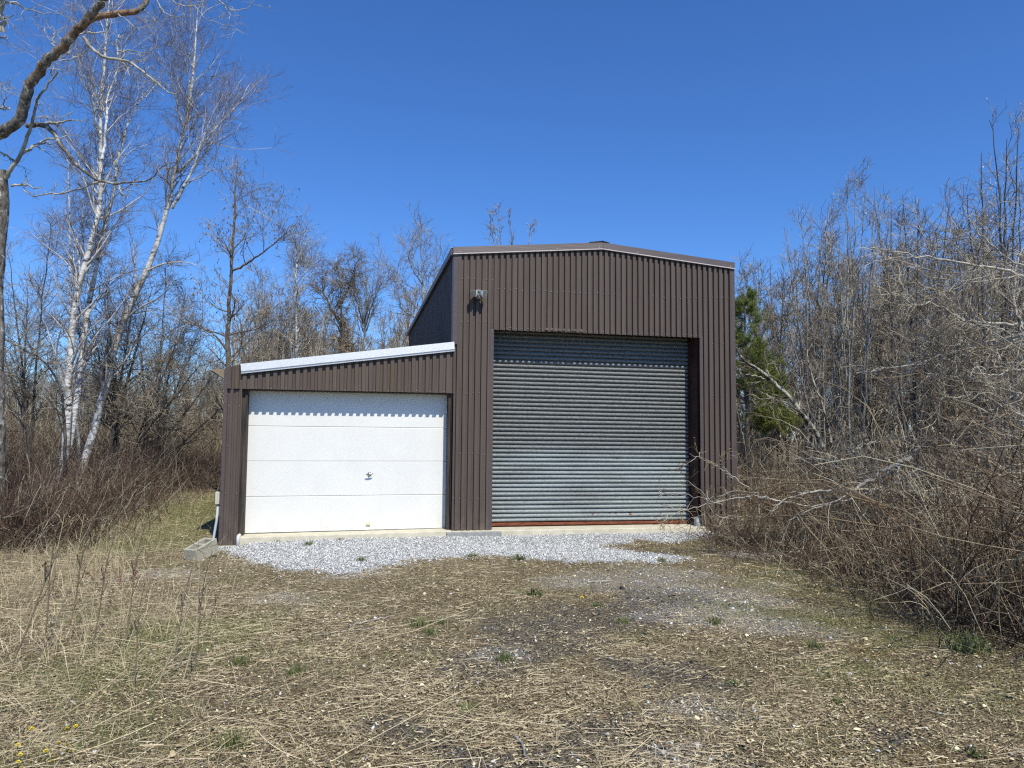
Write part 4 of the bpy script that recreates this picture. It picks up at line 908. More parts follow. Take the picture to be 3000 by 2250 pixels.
# fallen branches
c7 = (1300, 1100)
lines_tree('fallen_branch', 'heap of pale fallen branches sagging across to the tall bay lower right corner', 'branch', [
    (cr2, [(1400, 840), (1300, 880), (1190, 935), (1080, 1010), (960, 1090)], .034, .018), (cr2, [(1360, 1080), (1150, 1072), (900, 1060), (700, 1080), (540, 1120), (420, 1160), (395, 1190), (380, 1270)], .022, .006),
    (cr2, [(1400, 1050), (1280, 1030), (1180, 1010), (980, 960), (860, 900), (740, 830), (560, 850)], .016, .004), (cr2, [(1760, 1050), (1680, 1110), (1580, 1115), (1450, 1090), (1360, 1080)], .032, .022),
    (cr2, [(1300, 930), (1160, 985), (1040, 1060), (900, 1140), (750, 1190), (620, 1240), (520, 1290)], .016, .005), (cr2, [(1330, 900), (1180, 990), (1100, 1010), (870, 1030), (850, 1100)], .014, .006),
    (cr2, [(1400, 980), (1200, 1030), (1050, 1110), (930, 1150), (700, 1190), (560, 1180), (420, 1130), (280, 1105), (130, 1130), (0, 1160)], .014, .004),
    (cr2, [(440, 1150), (280, 1100), (190, 1030), (110, 960), (40, 905)], .009, .005), (c7, [(2080, 740), (1980, 660), (1880, 600), (1770, 560)], .005, .002), (c7, [(2212, 870), (2050, 895), (1900, 925), (1750, 970), (1600, 1020), (1490, 1060)], .007, .002),
    (c7, [(2050, 900), (1900, 880), (1700, 860), (1550, 865)], .004, .002), (cr2, [(1500, 900), (1400, 960), (1300, 1000), (1150, 1100), (1050, 1230)], .02, .006), (cr2, [(1540, 680), (1440, 780), (1330, 900)], .012, .02),
    (cr2, [(1350, 1100), (1200, 1180), (1120, 1260)], .014, .006), (c7, [(2212, 1020), (2050, 1030), (1900, 1000), (1780, 1020)], .004, .002)],
    92, 9.9, M_PALE, M_TWIGB, k=1.0, n1=9, L1=.6, dd=.12, n2=4, n3=2, extra=lambda b, r: pale_buds(b, r, .16, .012, M_BUDY), up=.0)

# ------------------------------------------------------------------ shrubs, brambles (canes)
def canes(rng, cx, cy, rad, n, L, lean=(0, 0), spread=.5, droop=-.05, npt=9, wob=.07, r0=.006, side=2, tw=.0022):
    P = np.stack([cx+rng.normal(0, rad, n), cy+rng.normal(0, rad, n), np.zeros(n)], 1); P[:, 2] = gz(P[:, 0], P[:, 1])-.03
    D = np.stack([rng.normal(lean[0], spread, n), rng.normal(lean[1], spread, n), np.ones(n)], 1)
    Ln = L*rng.uniform(.45, 1.15, n)
    a = march(P, D, Ln, npt, wob, np.array([0, 0, droop]), rng, damp=0); ra_ = np.linspace(1, .35, npt)[None]*(r0*rng.uniform(.6, 1.3, n))[:, None]
    b, rb_ = sprout(a, ra_, side, .25, 1, .7, L*.3, 5, wob*1.6, np.array([0, 0, .02]), rng, r1=tw, rk=.6)
    c, rc_ = sprout(b, rb_, 2.0, .2, 1, .7, L*.13, 3, wob*1.6, np.array([0, 0, .0]), rng, r1=tw*.8, rk=.7)
    return [(a, ra_, 4), (b, rb_, 3), (c, rc_, 3)], c
def shrub(label, seed, px, n, L, lean, m, spread=.4, rad=.22, droop=-.06, r0=.008, buds=None, side=5, name='shrub', cat='shrub', wob=.13):
    rng = np.random.default_rng(seed); g = gpt(*px); bt, c = canes(rng, g[0], g[1], rad, n, L, lean, spread, droop, 10, wob, r0, side)
    parts = [('crown', tubes(bt), m)]
    if buds: parts.append(('blossoms', card_bits(c[:, -1][rng.random(len(c)) < buds], .013, rng, 1.8), M_BUDY))
    return plant(name, label, cat, (g[0], g[1], gz(g[0], g[1])), parts)
shrub('dark red-stemmed shrub leaning left, lowest in the right corner', 101, (2100, 1350), 16, 1.7, (-.40, .1), M_CANER, .30, .12, -.03, .009, .2)
shrub('arching brown shrub behind the lowest one at the right edge', 102, (2170, 1305), 26, 2.0, (-.4, .1), M_CANER, .38, .3, -.05, .009, .2)
shrub('tangled brown shrub right of the fallen branches', 103, (2000, 1222), 36, 1.8, (-.2, .1), M_CANER, .55, .45, -.06, .007, .25)
shrub('red-brown arching shrub hard against the right frame edge', 104, (2300, 1340), 30, 2.2, (-.35, .2), M_CANER, .4, .4, -.04, .009, .15)
shrub('dense brown shrub just right of the tall bay foot', 105, (1700, 1125), 34, 1.0, (-.2, -.1), M_CANER, .6, .4, -.08, .007, .4)
shrub('low twiggy shrub leaning over the gravel end by the tall bay', 106, (1600, 1160), 36, 1.0, (-.5, -.2), M_CANEG, .6, .25, -.10, .005, .4)
shrub('bushy brown shrub in the middle of the right thicket', 107, (1880, 1150), 36, 1.6, (-.1, 0), M_CANER, .6, .5, -.08, .008, .25)
shrub('loose twiggy shrub with pale buds above the fallen branches', 108, (2100, 1195), 36, 2.2, (-.25, 0), M_CANEG, .55, .5, -.07, .007, .35)

shrub('pale arching tangle rising behind the fallen branches', 131, (1880, 1135), 14, 3.0, (-.45, -.1), M_TWIGG, .45, .4, -.13, .011, .15, side=6, wob=.20)
shrub('pale arching tangle in front of the dark willow clump', 132, (2010, 1155), 16, 3.3, (-.55, -.1), M_TWIGG, .45, .5, -.12, .012, .15, side=6, wob=.20)
shrub('pale arching tangle under the tallest willow', 133, (2160, 1225), 24, 3.5, (-.6, -.1), M_TWIGG, .45, .5, -.12, .012, .15, side=6, wob=.20)
shrub('brown arching tangle at the right frame edge below the tallest willow', 134, (2290, 1290), 22, 3.3, (-.6, 0), M_TWIGB, .45, .4, -.12, .011, .2, side=6, wob=.20)
def thicket(name, seed, pts, n, L, mats, r0=.006, label=None, cat='undergrowth', lean=(0, 0), spread=.55, droop=-.07, side=2, wob=.10):
    rng = np.random.default_rng(seed); pts = np.array(pts)
    P = np.zeros((n, 3)); k = rng.integers(0, len(pts), n); P[:, :2] = pts[k, :2]+rng.normal(0, 1, (n, 2))*pts[k, 2:3]; P[:, 2] = gz(P[:, 0], P[:, 1])-.03
    H = pts[k, 3]
    inside = (P[:, 0] > -2.5) & (P[:, 0] < 6.9) & (P[:, 1] > -.6) & (P[:, 1] < 10.5); P = P[~inside]; H = H[~inside]; n = len(P)
    D = np.stack([rng.normal(lean[0], spread, n), rng.normal(lean[1], spread, n), np.ones(n)], 1)
    a = march(P, D, H*rng.uniform(.4, 1.15, n), 8, wob, np.array([0, 0, droop]), rng, damp=0); ra_ = np.linspace(1, .4, 8)[None]*(r0*rng.uniform(.6, 1.3, n))[:, None]
    b, rb_ = sprout(a, ra_, side, .2, 1, .75, .55, 4, .14, np.array([0, 0, .01]), rng, r1=.0025, rk=.65)
    V, F = tubes([(a, ra_, 3), (b, rb_, 3)])
    o = mesh_np(name, V, F, mats, None, smooth=True)
    tag(o, label, cat, kind='stuff'); return o
# left brambles: (x, y, spread, height)
LB = [gp for gp in [(*gpt(60, 1130)[:2], 1.0, 1.5), (*gpt(150, 1100)[:2], .9, 1.5), (*gpt(240, 1080)[:2], .8, 1.4), (*gpt(300, 1060)[:2], .9, 1.6), (*gpt(360, 1050)[:2], .9, 1.5), (*gpt(-20, 1180)[:2], .6, 1.3),
      (*gpt(20, 1080)[:2], 1.6, 2.3), (*gpt(150, 1050)[:2], 2.0, 2.2), (*gpt(400, 1035)[:2], 1.3, 1.6), (*gpt(300, 1030)[:2], 2.5, 2.0), (*gpt(30, 1040)[:2], 2.5, 3.0), (*gpt(470, 1025)[:2], 1.3, 1.5), (*gpt(100, 1160)[:2], .6, 1.0), (*gpt(200, 1120)[:2], .5, .9)]]
thicket('bramble_thicket', 111, LB, 5200, 1.5, M_BRAM, .0055, 'dense red-brown brambles around the birch bases, left', side=3)
LG = [(-16, 26, 4, 3.2), (-9, 30, 4, 3.2), (-4, 30, 3, 3.4), (1, 32, 3, 3.4), (-22, 30, 5, 3.6), (-12, 38, 5, 4.2), (-3, 40, 5, 4.2), (5, 38, 4, 4.2), (-2.5, 21, 1.6, 2.4), (-7, 22, 2.5, 2.6), (-13, 19, 3, 2.6), (9, 30, 4, 3.8)]
thicket('tall_thicket', 112, LG, 9000, 3, M_CANEG, .013, 'tan far thicket closing the view behind the left brambles', side=3, spread=.35, droop=-.03)
RB = [(*gpt(1650, 1110)[:2], .6, 1.3), (*gpt(1740, 1115)[:2], .8, 1.5), (*gpt(1850, 1135)[:2], .9, 1.7), (*gpt(1960, 1160)[:2], .9, 1.8), (*gpt(2080, 1200)[:2], .9, 1.9), (*gpt(2190, 1240)[:2], .7, 2.0), (*gpt(2260, 1300)[:2], .5, 1.9), (*gpt(1800, 1190)[:2], .5, .7), (*gpt(1900, 1230)[:2], .45, .8), (6.5, -8.0, .35, 3.3), (6.7, -7.6, .4, 3.4), (7.0, -7.0, .4, 3.2), (6.4, -8.4, .3, 3.2),
      (10, 5, 1.6, 2.2), (12, 8, 2.5, 2.6), (9, 10, 1.6, 2.4), (11, 3, 1.2, 2.4), (14, 12, 3, 3), (9, 15, 2, 2.6), (8, 7, .8, 2.2)]
thicket('shrub_thicket', 113, RB, 4000, 2, M_CANER, .0065, 'dense red-brown undergrowth filling the right side beside the tall bay', side=3, spread=.6, wob=.2)
# dead stalk bed at far right, front
RS = [(*gpt(2150, 1340)[:2], .3, 1.0), (*gpt(2230, 1360)[:2], .35, 1.1), (*gpt(2070, 1290)[:2], .4, .9), (*gpt(2200, 1290)[:2], .6, 1.4), (*gpt(1900, 1210)[:2], .6, .9)]
thicket('dead_stalks', 114, RS, 1300, 1.2, M_CANEG, .005, 'bed of stiff dry brown stalks under the right shrubs', side=.6, spread=.3, droop=-.02)

DB = [(*gpt(1640, 1185)[:2], .35, .4), (*gpt(1740, 1215)[:2], .45, .45), (*gpt(1850, 1240)[:2], .5, .5), (*gpt(1960, 1275)[:2], .5, .5), (*gpt(2080, 1320)[:2], .45, .5), (*gpt(2180, 1370)[:2], .35, .5), (*gpt(1560, 1170)[:2], .3, .25), (*gpt(1950, 1240)[:2], .4, .5)]
thicket('brush_debris', 115, DB, 1500, .5, M_CANER, .005, 'low dark broken twigs lying along the foot of the right shrubs', side=2, spread=1.4, droop=-.12, wob=.25)
# far woods, one mass each side
def woods(name, label, seed, spots, mt_):
    rng = np.random.default_rng(seed); protos_ = []
    for k in range(5):
        st = []
        for j in range(3):
            a_ = rng.uniform(0, 6.28); l_ = rng.uniform(.4, 1.9); st.append([[0, 0, -.2], [.3*l_*math.cos(a_), .3*l_*math.sin(a_), 3], [.7*l_*math.cos(a_), .7*l_*math.sin(a_), 6], [l_*math.cos(a_), l_*math.sin(a_), 8*rng.uniform(.8, 1)]])
        P = np.stack([resample(s, 8, .04, rng) for s in st]); Rr = np.tile(np.linspace(.07, .012, 8), (3, 1))
        b1, r1_ = sprout(P, Rr, 20, .12, 1, .6, 1.6, 5, .13, UPV*.12, rng, r1=.009, rk=.4)
        b2, r2_ = sprout(b1, r1_, 7, .2, 1, .6, .8, 3, .15, UPV*.06, rng, r1=.008, rk=.6)
        protos_.append(tubes([(P, Rr, 5), (b1, r1_, 3), (b2, r2_, 3)]))
    vf = []
    for (x, y, h) in spots:
        V, F = protos_[rng.integers(0, 5)]; a_ = rng.uniform(0, 6.28); s = h/8.0*rng.uniform(.8, 1.1); c_, s_ = math.cos(a_), math.sin(a_)
        M_ = np.array([[c_, -s_, 0], [s_, c_, 0], [0, 0, 1]])
        vf.append((V@M_.T*s+np.array([x, y, gz(x, y)]), F))
    V, F = join(*vf); o = mesh_np(name, V, F, mt_, None, smooth=True); tag(o, label, 'woods', kind='stuff'); return o
rw = random.Random(8); sp1 = []; sp2 = []
for i in range(56):
    u = rw.uniform(505, 900); d = rw.uniform(30, 44); b = at(u, 1000, d); sp1.append((b[0], b[1], ((965-rw.uniform(650, 745))/1600*d+1.6)))
for i in range(210):
    u = rw.uniform(-120, 900); d = rw.uniform(36, 60); b = at(u, 1000, d); sp1.append((b[0], b[1], (5.6 if u < 520 else 5.8)*d/44*rw.uniform(.8, 1.05)))
for i in range(64):
    u = rw.uniform(1560, 2330); d = rw.uniform(24, 44); b = at(u, 1000, d); vt = 600-(u-1590)*.30 if u < 1950 else 480
    sp2.append((b[0], b[1], ((965-vt)/1600*d+1.6)*rw.uniform(.75, 1.0)))
woods('far_woods', 'distant bare woods low on the horizon left of and behind the garage', 121, sp1, M_TWIGG)
woods('far_woods', 'bare woods filling the background right of the garage', 122, sp2, M_TWIGG)

# ------------------------------------------------------------------ ground cover
rng = np.random.default_rng(200)
def free(x, y): return ~(((x > -2.0) & (x < 6.45) & (y > -.12) & (y < 10)))
def scatter(n, ymin=-9.2, ymax=9, dens=None, p=1.5):
    """points in the camera's ground footprint, denser near the camera"""
    d = 2.9+(rng.random(n)**p)*(ymax+11.6-2.9); u = rng.uniform(-.76, .76, n)
    F2 = np.array([FW[0], FW[1]]); F2 /= np.linalg.norm(F2); R2_ = np.array([F2[1], -F2[0]])
    x = CAM[0]+F2[0]*d+R2_[0]*d*u; y = CAM[1]+F2[1]*d+R2_[1]*d*u
    k = free(x, y)
    if dens is not None: k &= rng.random(n) < dens(x, y)
    return x[k], y[k]
def wave(x, y): return np.clip(.55+.6*sn(x, y, 1.9, 11)+.3*sn(x, y, 6, 12), .12, 1)
ORG = np.array([0, 0, 0])
def leaves(n, dens, size, m, name, label, cat):
    x, y = scatter(n, dens=dens); N = len(x); P = np.stack([x, y, gz(x, y)+rng.uniform(0, .012, N)], 1)
    yaw = rng.uniform(0, 6.28, N); a = np.stack([np.cos(yaw), np.sin(yaw), rng.normal(0, .35, N)], 1); b = np.stack([-np.sin(yaw), np.cos(yaw), rng.normal(0, .35, N)], 1)
    L = (size*rng.lognormal(0, .4, N))[:, None]; W_ = L*rng.uniform(.25, .6, N)[:, None]; up = np.array([0, 0, 1.])*L*rng.uniform(-.1, .45, N)[:, None]
    V = np.stack([P-a*L, P-a*L*.2+b*W_+up, P-a*L*.2-b*W_+up*.7, P+a*L*.5+b*W_*.8+up*.6, P+a*L*.5-b*W_*.8+up, P+a*L*1.0+up*.2], 1)
    V[:, :, 2] = np.maximum(V[:, :, 2], (P[:, 2]+.001)[:, None])
    k = np.arange(N)[:, None]*6
    F = np.concatenate([k+np.array([[2, 1, 3, 4]]), k+np.array([[0, 1, 2, 2]])[:, [0, 2, 1, 1]]*1], 0)[:N]   # body quads
    tri = np.concatenate([k+np.array([[0, 2, 1]]), k+np.array([[4, 3, 5]])], 0)
    V2 = V.reshape(-1, 3)
    # tips as thin quads sharing the vertices
    q = np.concatenate([F, np.concatenate([tri, tri[:, 2:]], 1)], 0) if False else F
    V3 = np.stack([V[:, 0], V[:, 2], V[:, 4], V[:, 5], V[:, 3], V[:, 1]], 1).reshape(-1, 3); k6 = np.arange(N)[:, None]*6
    F3 = np.concatenate([k6+np.array([[0, 1, 4, 5]]), k6+np.array([[1, 2, 3, 4]])], 0)
    o = mesh_np(name, V3, F3, m); tag(o, label, cat, kind='stuff'); return o
litter_d = lambda x, y: np.clip((1-m_grav(x, y)*.985)*(1-.35*m_asph(x, y))*(1-.35*m_thin(x, y))*(1-.45*m_green(x, y)), 0, 1)*np.clip(wave(x, y)+.2, 0, 1)
leaves(340000, litter_d, .0078, M_LEAF, 'leaf_litter', 'brown and tan dead leaf bits strewn over the open ground', 'leaf litter')
def ribbons(P, yaw, L, W_, m, name, label, cat, tilt=.05, bend=.15, npt=4, lift=.004, z_keep=True):
    N = len(P); D = np.stack([np.cos(yaw), np.sin(yaw), rng.normal(0, tilt, N)], 1); S = np.stack([-np.sin(yaw), np.cos(yaw), rng.normal(0, .3, N)], 1)
    t_ = np.linspace(-.5, .5, npt); bd = rng.normal(0, bend, N)
    pts = P[:, None]+D[:, None]*(t_[None, :, None]*L[:, None, None])+S[:, None]*((t_**2)[None, :, None]*(bd*L)[:, None, None])
    g = gz(pts[..., 0], pts[..., 1])+lift; pts[..., 2] = np.maximum(pts[..., 2], g)
    Wd = (W_*rng.uniform(.6, 1.3, N))[:, None, None]
    a = pts+S[:, None]*Wd*.5; b = pts-S[:, None]*Wd*.5; a[..., 2] += .0015
    V = np.stack([a, b], 2).reshape(-1, 3); k = np.arange(N)[:, None, None]*(npt*2)+np.arange(npt-1)[None, :, None]*2
    F = (k+np.array([0, 1, 3, 2])[None, None]).reshape(-1, 4)
    o = mesh_np(name, V, F, m); tag(o, label, cat, kind='stuff'); return o
def straw_d(x, y): return np.clip((1-m_grav(x, y)*.99)*(1-.5*m_asph(x, y))*np.clip(.38+.5*sn(x, y, 1.1, 20)-.07*x+.4*sn(x, y, 4, 3)+.3*sn(x, y, 9, 6), .04, 1), 0, 1)
x, y = scatter(150000, dens=straw_d, p=1.7); P = np.stack([x, y, gz(x, y)+rng.uniform(.003, .02, len(x))], 1)
ribbons(P, rng.normal(.1, 1.0, len(x)), rng.lognormal(math.log(.05), .6, len(x)), .0025, M_STRAW, 'straw', 'short pale straw bits matted over the open ground', 'straw')
def long_d(x, y): return np.clip((1-m_grav(x, y))*(1-.8*m_asph(x, y))*np.clip(.25-.28*(x+.3)+.1*(-4-y), .06, 1), 0, 1)
x, y = scatter(4200, dens=long_d, p=1.5); P = np.stack([x, y, gz(x, y)+rng.uniform(.01, .09, len(x))], 1)
ribbons(P, rng.normal(.05, .95, len(x)), rng.lognormal(math.log(.30), .55, len(x)), .0025, M_STRAW, 'long_straw', 'long flattened dry grass stems lying across the left foreground', 'dry grass', tilt=.16, npt=6)
# tan and green grass blades (fine)
def blades(n, dens, h, w_, m, name, label, cat, p=1.5, lean=.5, k=3):
    x, y = scatter(n, dens=dens, p=p); x = np.repeat(x, k)+rng.normal(0, .015, len(x)*k); y = np.repeat(y, k)+rng.normal(0, .015, len(y)*k)
    N = len(x); P = np.stack([x, y, gz(x, y)-.003], 1); H = (h*rng.lognormal(0, .35, N))[:, None]; D = np.stack([rng.normal(0, lean, N), rng.normal(0, lean, N), np.ones(N)], 1)
    yaw = rng.uniform(0, 6.28, N); S = np.stack([np.cos(yaw), np.sin(yaw), np.zeros(N)], 1)*w_
    m1 = P+D*H*.5; tip = P+D*H*[1.5, 1.5, .85]
    V = np.stack([P-S, P+S, m1+S*.7, m1-S*.7, tip+S*.12, tip-S*.12], 1).reshape(-1, 3); kk = np.arange(N)[:, None]*6
    F = np.concatenate([kk+np.array([[0, 1, 2, 3]]), kk+np.array([[3, 2, 4, 5]])], 0)
    o = mesh_np(name, V, F, m); tag(o, label, cat, kind='stuff'); return o
green_d = lambda x, y: np.clip(m_green(x, y)*1.0*(1-m_grav(x, y)), 0, 1)
blades(52000, green_d, .05, .0016, M_GRASST, 'grass', 'short tan and green grass in patches left of the garage and across the clearing', 'grass', p=1.4)
blades(20000, lambda x, y: np.clip(.35*(1-m_grav(x, y))*(1-.7*m_asph(x, y)), 0, 1), .035, .0013, M_GRASS, 'sparse_grass', 'sparse green grass blades between the dead leaves', 'grass', k=3, p=1.5)
blades(40000, lambda x, y: np.clip((.6-.10*x)*(1-m_grav(x, y))*(1-m_asph(x, y)), 0.0, .8), .055, .0014, M_STRAW, 'dry_grass', 'short dry grass stubble among the leaves', 'dry grass', k=2, lean=.8, p=1.5)
blades(60000, lambda x, y: np.clip(.55*(1-m_grav(x, y))*(1-.6*m_asph(x, y)), 0, 1), .040, .0013, M_CANEG, 'stubble', 'short upright dead brown stubble among the litter', 'stubble', k=1, lean=.35, p=1.5)
def tallg(x, y): return np.clip(1.0*blob(x, y, *gpt(40, 1250)[:2], 1.0, 2.2)+.8*blob(x, y, *gpt(200, 1200)[:2], .9, 1.6)+.35*blob(x, y, *gpt(300, 1330)[:2], .7, 1.2)+.8*blob(x, y, *gpt(120, 1380)[:2], .6, 1.0)+.8*blob(x, y, *gpt(140, 1165)[:2], 1.0, 1.2)+.7*blob(x, y, *gpt(280, 1125)[:2], .9, 1.6)+.6*blob(x, y, *gpt(380, 1085)[:2], .8, 2.0), 0, 1)
blades(46000, tallg, .26, .0018, M_STRAW, 'tall_dry_grass', 'tall thin tan grass standing in front of the left brambles', 'dry grass', k=1, lean=.35, p=1.2)
# moss spots
MS = []
for (u, v, r_) in ((1868, 1372, .12), (1840, 1398, .10), (1890, 1408, .12), (1960, 1462, .06), (2030, 1612, .10), (1990, 1640, .08), (1700, 1372, .06), (1725, 1205, .08), (700, 1272, .05), (1010, 1400, .05), (1350, 1270, .1)):
    MS.append((*gpt(u, v)[:2], r_))
def moss_d(x, y):
    s = 0
    for (a_, b_, r_) in MS: s = s+blob(x, y, a_, b_, r_*1.5, r_)
    return np.clip(s-.15, 0, 1)
blades(160000, moss_d, .014, .002, M_MOSS, 'moss', 'orange-green moss tufts on the right side of the clearing', 'moss', k=5, p=1.2)
# crushed stone
def stones(P, s, m, name, label, cat):
    N = len(P); B = np.array([(-1, -1, -1), (1, -1, -1), (1, 1, -1), (-1, 1, -1), (-1, -1, 1), (1, -1, 1), (1, 1, 1), (-1, 1, 1)], float)*.6
    V = B[None]*(1+rng.normal(0, .28, (N, 8, 1)))+rng.normal(0, .14, (N, 8, 3)); V = V*(s*np.array([1, 1, .65])[None]*rng.uniform(.6, 1.25, (N, 3)))[:, None]
    q = rng.uniform(0, 6.28, N); c_, s_ = np.cos(q), np.sin(q); Xr = V[..., 0]*c_[:, None]-V[..., 1]*s_[:, None]; Yr = V[..., 0]*s_[:, None]+V[..., 1]*c_[:, None]
    tl = rng.normal(0, .5, N); Zr = V[..., 2]*np.cos(tl)[:, None]+Xr*np.sin(tl)[:, None]; Xr = Xr*np.cos(tl)[:, None]-V[..., 2]*np.sin(tl)[:, None]
    V = np.stack([Xr, Yr, Zr], -1)+P[:, None]
    F = np.array([(0, 3, 2, 1), (4, 5, 6, 7), (0, 1, 5, 4), (1, 2, 6, 5), (2, 3, 7, 6), (3, 0, 4, 7)])
    o = mesh_np(name, V.reshape(-1, 3), (np.arange(N)[:, None, None]*8+F[None]).reshape(-1, 4), m); tag(o, label, cat, kind='stuff'); return o
n = 90000; x0_ = rng.uniform(-2.1, 6.1, n); y0_ = rng.uniform(-2.9, .0, n); sp__ = rng.exponential(.06, n); x = x0_+rng.normal(0, 1, n)*sp__*1.5; y = y0_+rng.normal(0, 1, n)*sp__*1.5; k = (m_grav(x0_, y0_) > .5) & free(x, y) & (rng.random(n) < np.clip(1.1-.9*blob(x, y, *gpt(1385, 1172)[:2], .45, .3)-.8*blob(x, y, *gpt(1440, 1195)[:2], .5, .25), .1, 1)); x = x[k]; y = y[k]
s = np.clip(rng.lognormal(math.log(.0088), .35, len(x)), .004, .022)[:, None]
stones(np.stack([x, y, gz(x, y)+rng.uniform(.0, .012, len(x))], 1), s, M_STONE, 'gravel', 'pale crushed stone apron in front of both garage doors', 'gravel')
x, y = scatter(30000, dens=lambda x, y: np.clip((.75*m_thin(x, y)+.05+.10*m_asph(x, y))*(1-m_grav(x, y)), 0, 1), p=1.3)
s = np.clip(rng.lognormal(math.log(.009), .35, len(x)), .004, .022)[:, None]
stones(np.stack([x, y, gz(x, y)+.004], 1), s, M_STONE, 'loose_stone', 'pale stones scattered thinly over the clearing', 'gravel')
x, y = scatter(26000, dens=lambda x, y: np.clip(m_asph(x, y)*(1-m_grav(x, y)), 0, 1), p=1.6)
s = np.clip(rng.lognormal(math.log(.010), .4, len(x)), .004, .028)[:, None]
stones(np.stack([x, y, gz(x, y)+.002], 1), s, M_STONED, 'dark_stone', 'dark broken millings showing in the bare wheel lane', 'gravel')

# green tufts one can count
def tuft_mesh(seed, n, h, w_, lean):
    r_ = np.random.default_rng(seed); P = np.stack([r_.normal(0, .03, n), r_.normal(0, .025, n), np.full(n, -.005)], 1); P *= [h/.08, h/.08, 1]
    H = (h*r_.uniform(.5, 1.2, n))[:, None]; D = norm(np.stack([r_.normal(0, lean, n), r_.normal(0, lean, n), np.ones(n)], 1)); yaw = r_.uniform(0, 6.28, n); S = np.stack([np.cos(yaw), np.sin(yaw), np.zeros(n)], 1)*w_
    m1 = P+D*H*.55; tip = P+D*H; tip[:, 2] -= H[:, 0]*.15
    V = np.stack([P-S, P+S, m1+S, m1-S, tip+S*.15, tip-S*.15], 1).reshape(-1, 3); kk = np.arange(n)[:, None]*6
    return V, np.concatenate([kk+np.array([[0, 1, 2, 3]]), kk+np.array([[3, 2, 4, 5]])], 0)
TM = [tuft_mesh(1, 90, .07, .0025, .7), tuft_mesh(2, 130, .10, .0025, .45), tuft_mesh(3, 60, .06, .005, 1.0)]
TUF = [(705, 1168, 0, 1., 'on the gravel below the white door, second from the sill left end'), (815, 1163, 0, 1., 'against the white door sill below the handle'), (870, 1166, 0, .7, 'small, on gravel right of the one below the handle'), (937, 1157, 0, 1.1, 'on gravel at the right end of the white door sill'),
       (667, 1182, 0, 1.1, 'out on the gravel below the white door'), (598, 1175, 0, .8, 'on the gravel near the white pipe end'), (735, 1175, 0, .6, 'tiny, mid gravel below the white door'), (1020, 1205, 0, 1., 'on gravel below the middle pier'), (1120, 1212, 0, 1.4, 'wide, on the gravel edge in front of the roller door'),
       (1150, 1285, 2, 2.2, 'dark leafy weed, the greenest in mid clearing'), (1012, 1530, 2, 1.5, 'bright, low centre of the foreground'), (640, 1455, 1, 1., 'left of centre in the foreground'), (1090, 1425, 1, 1.1, 'mid foreground among pale stones'), (905, 1350, 1, 1.2, 'upper left of the dark stone patch'),
       (930, 1370, 1, .9, 'just right of its twin by the dark stone patch'), (955, 1345, 1, .8, 'above the dark stone patch'), (2090, 1405, 1, 2.4, 'tall, by the clear plastic scrap under the right shrubs'), (1430, 1215, 0, 1., 'right of the gravel end'), (1590, 1475, 2, 1.2, 'right of centre among straw'),
       (1810, 1510, 2, 1.0, 'in the right foreground moss'), (2100, 1620, 2, 1.3, 'in the bottom right corner'), (1760, 1395, 0, 1., 'under the right shrubs shade edge'), (500, 1600, 1, 1.2, 'bottom left among long straw'), (520, 1430, 1, 1.0, 'left foreground beyond the long straw'), (1345, 1345, 1, .9, 'within the dark wheel lane'), (1290, 1310, 0, .8, 'between dark lane and gravel'), (1545, 1345, 1, 1.0, 'right edge of the wheel lane'), (780, 1215, 1, 1.0, 'at the lower gravel lip')]
for i, (u, v, k, s, lab) in enumerate(TUF):
    g = gpt(u, v); g[2] = gz(g[0], g[1]); nm = 'weed' if k == 2 else 'grass_tuft'
    if i < 1 or k not in [q[2] for q in TUF[:i]]:
        o = mesh_np(nm, *TM[k], M_TUFT); TM[k] = (TM[k][0], TM[k][1]); globals()['tuft%d' % k] = o
    else:
        o = globals()['tuft%d' % k].copy(); C.objects.link(o)
    s *= 1.25 if k == 0 else .85
    o.location = tuple(g); o.rotation_euler = (0, 0, i*1.7); o.scale = (s, s, s)
    tag(o, ('green weed ' if k == 2 else 'green grass tuft ')+lab, 'weed' if k == 2 else 'grass tuft', 'green tufts in the clearing')
# dandelions
def flower_mesh():
    mb = MB(); rr_ = random.Random(2)
    for r_ in range(3):
        n_ = 16-4*r_
        for k in range(n_):
            a_ = 6.283*k/n_+r_*.3; R_ = .014-.004*r_; z = .002+.004*r_; w_ = .003
            mb.quad((0, 0, z), (math.cos(a_)*R_*.6-math.sin(a_)*w_, math.sin(a_)*R_*.6+math.cos(a_)*w_, z+.003), (math.cos(a_)*R_, math.sin(a_)*R_, z+.004), (math.cos(a_)*R_*.6+math.sin(a_)*w_, math.sin(a_)*R_*.6-math.cos(a_)*w_, z+.003))
    return mb
DN = [(72, 1570, 'topmost dandelion of the lower left patch'), (28, 1608, 'dandelion at the left rim of the patch'), (46, 1634, None), (86, 1629, None), (104, 1619, None), (122, 1610, None), (143, 1624, None), (158, 1634, None), (98, 1645, None), (110, 1644, None), (33, 1645, None), (45, 1656, None)]
DN = [(73, 1566, 'topmost yellow dandelion of the lower left patch'), (35, 1602, 'yellow dandelion at the left rim of the lower left patch'), (122, 1607, 'paired yellow dandelion, upper centre of the lower left patch'), (142, 1612, 'yellow dandelion right of the paired one, lower left'), (159, 1622, 'rightmost yellow dandelion of the lower left patch'), (104, 1618, 'yellow dandelion in the middle of the lower left patch'), (47, 1623, 'yellow dandelion left of middle in the lower left patch'), (34, 1641, 'lower yellow dandelion near the left frame edge'), (109, 1645, 'largest yellow dandelion low in the left patch'), (44, 1656, 'bottom yellow dandelion cut by the lower frame'),
      (150, 1573, 'yellow dandelion high right of the lower left patch'), (166, 1566, 'yellow dandelion furthest right and high by the long straw'), (1255, 1306, 'lone yellow dandelion in the middle of the dark wheel lane')]
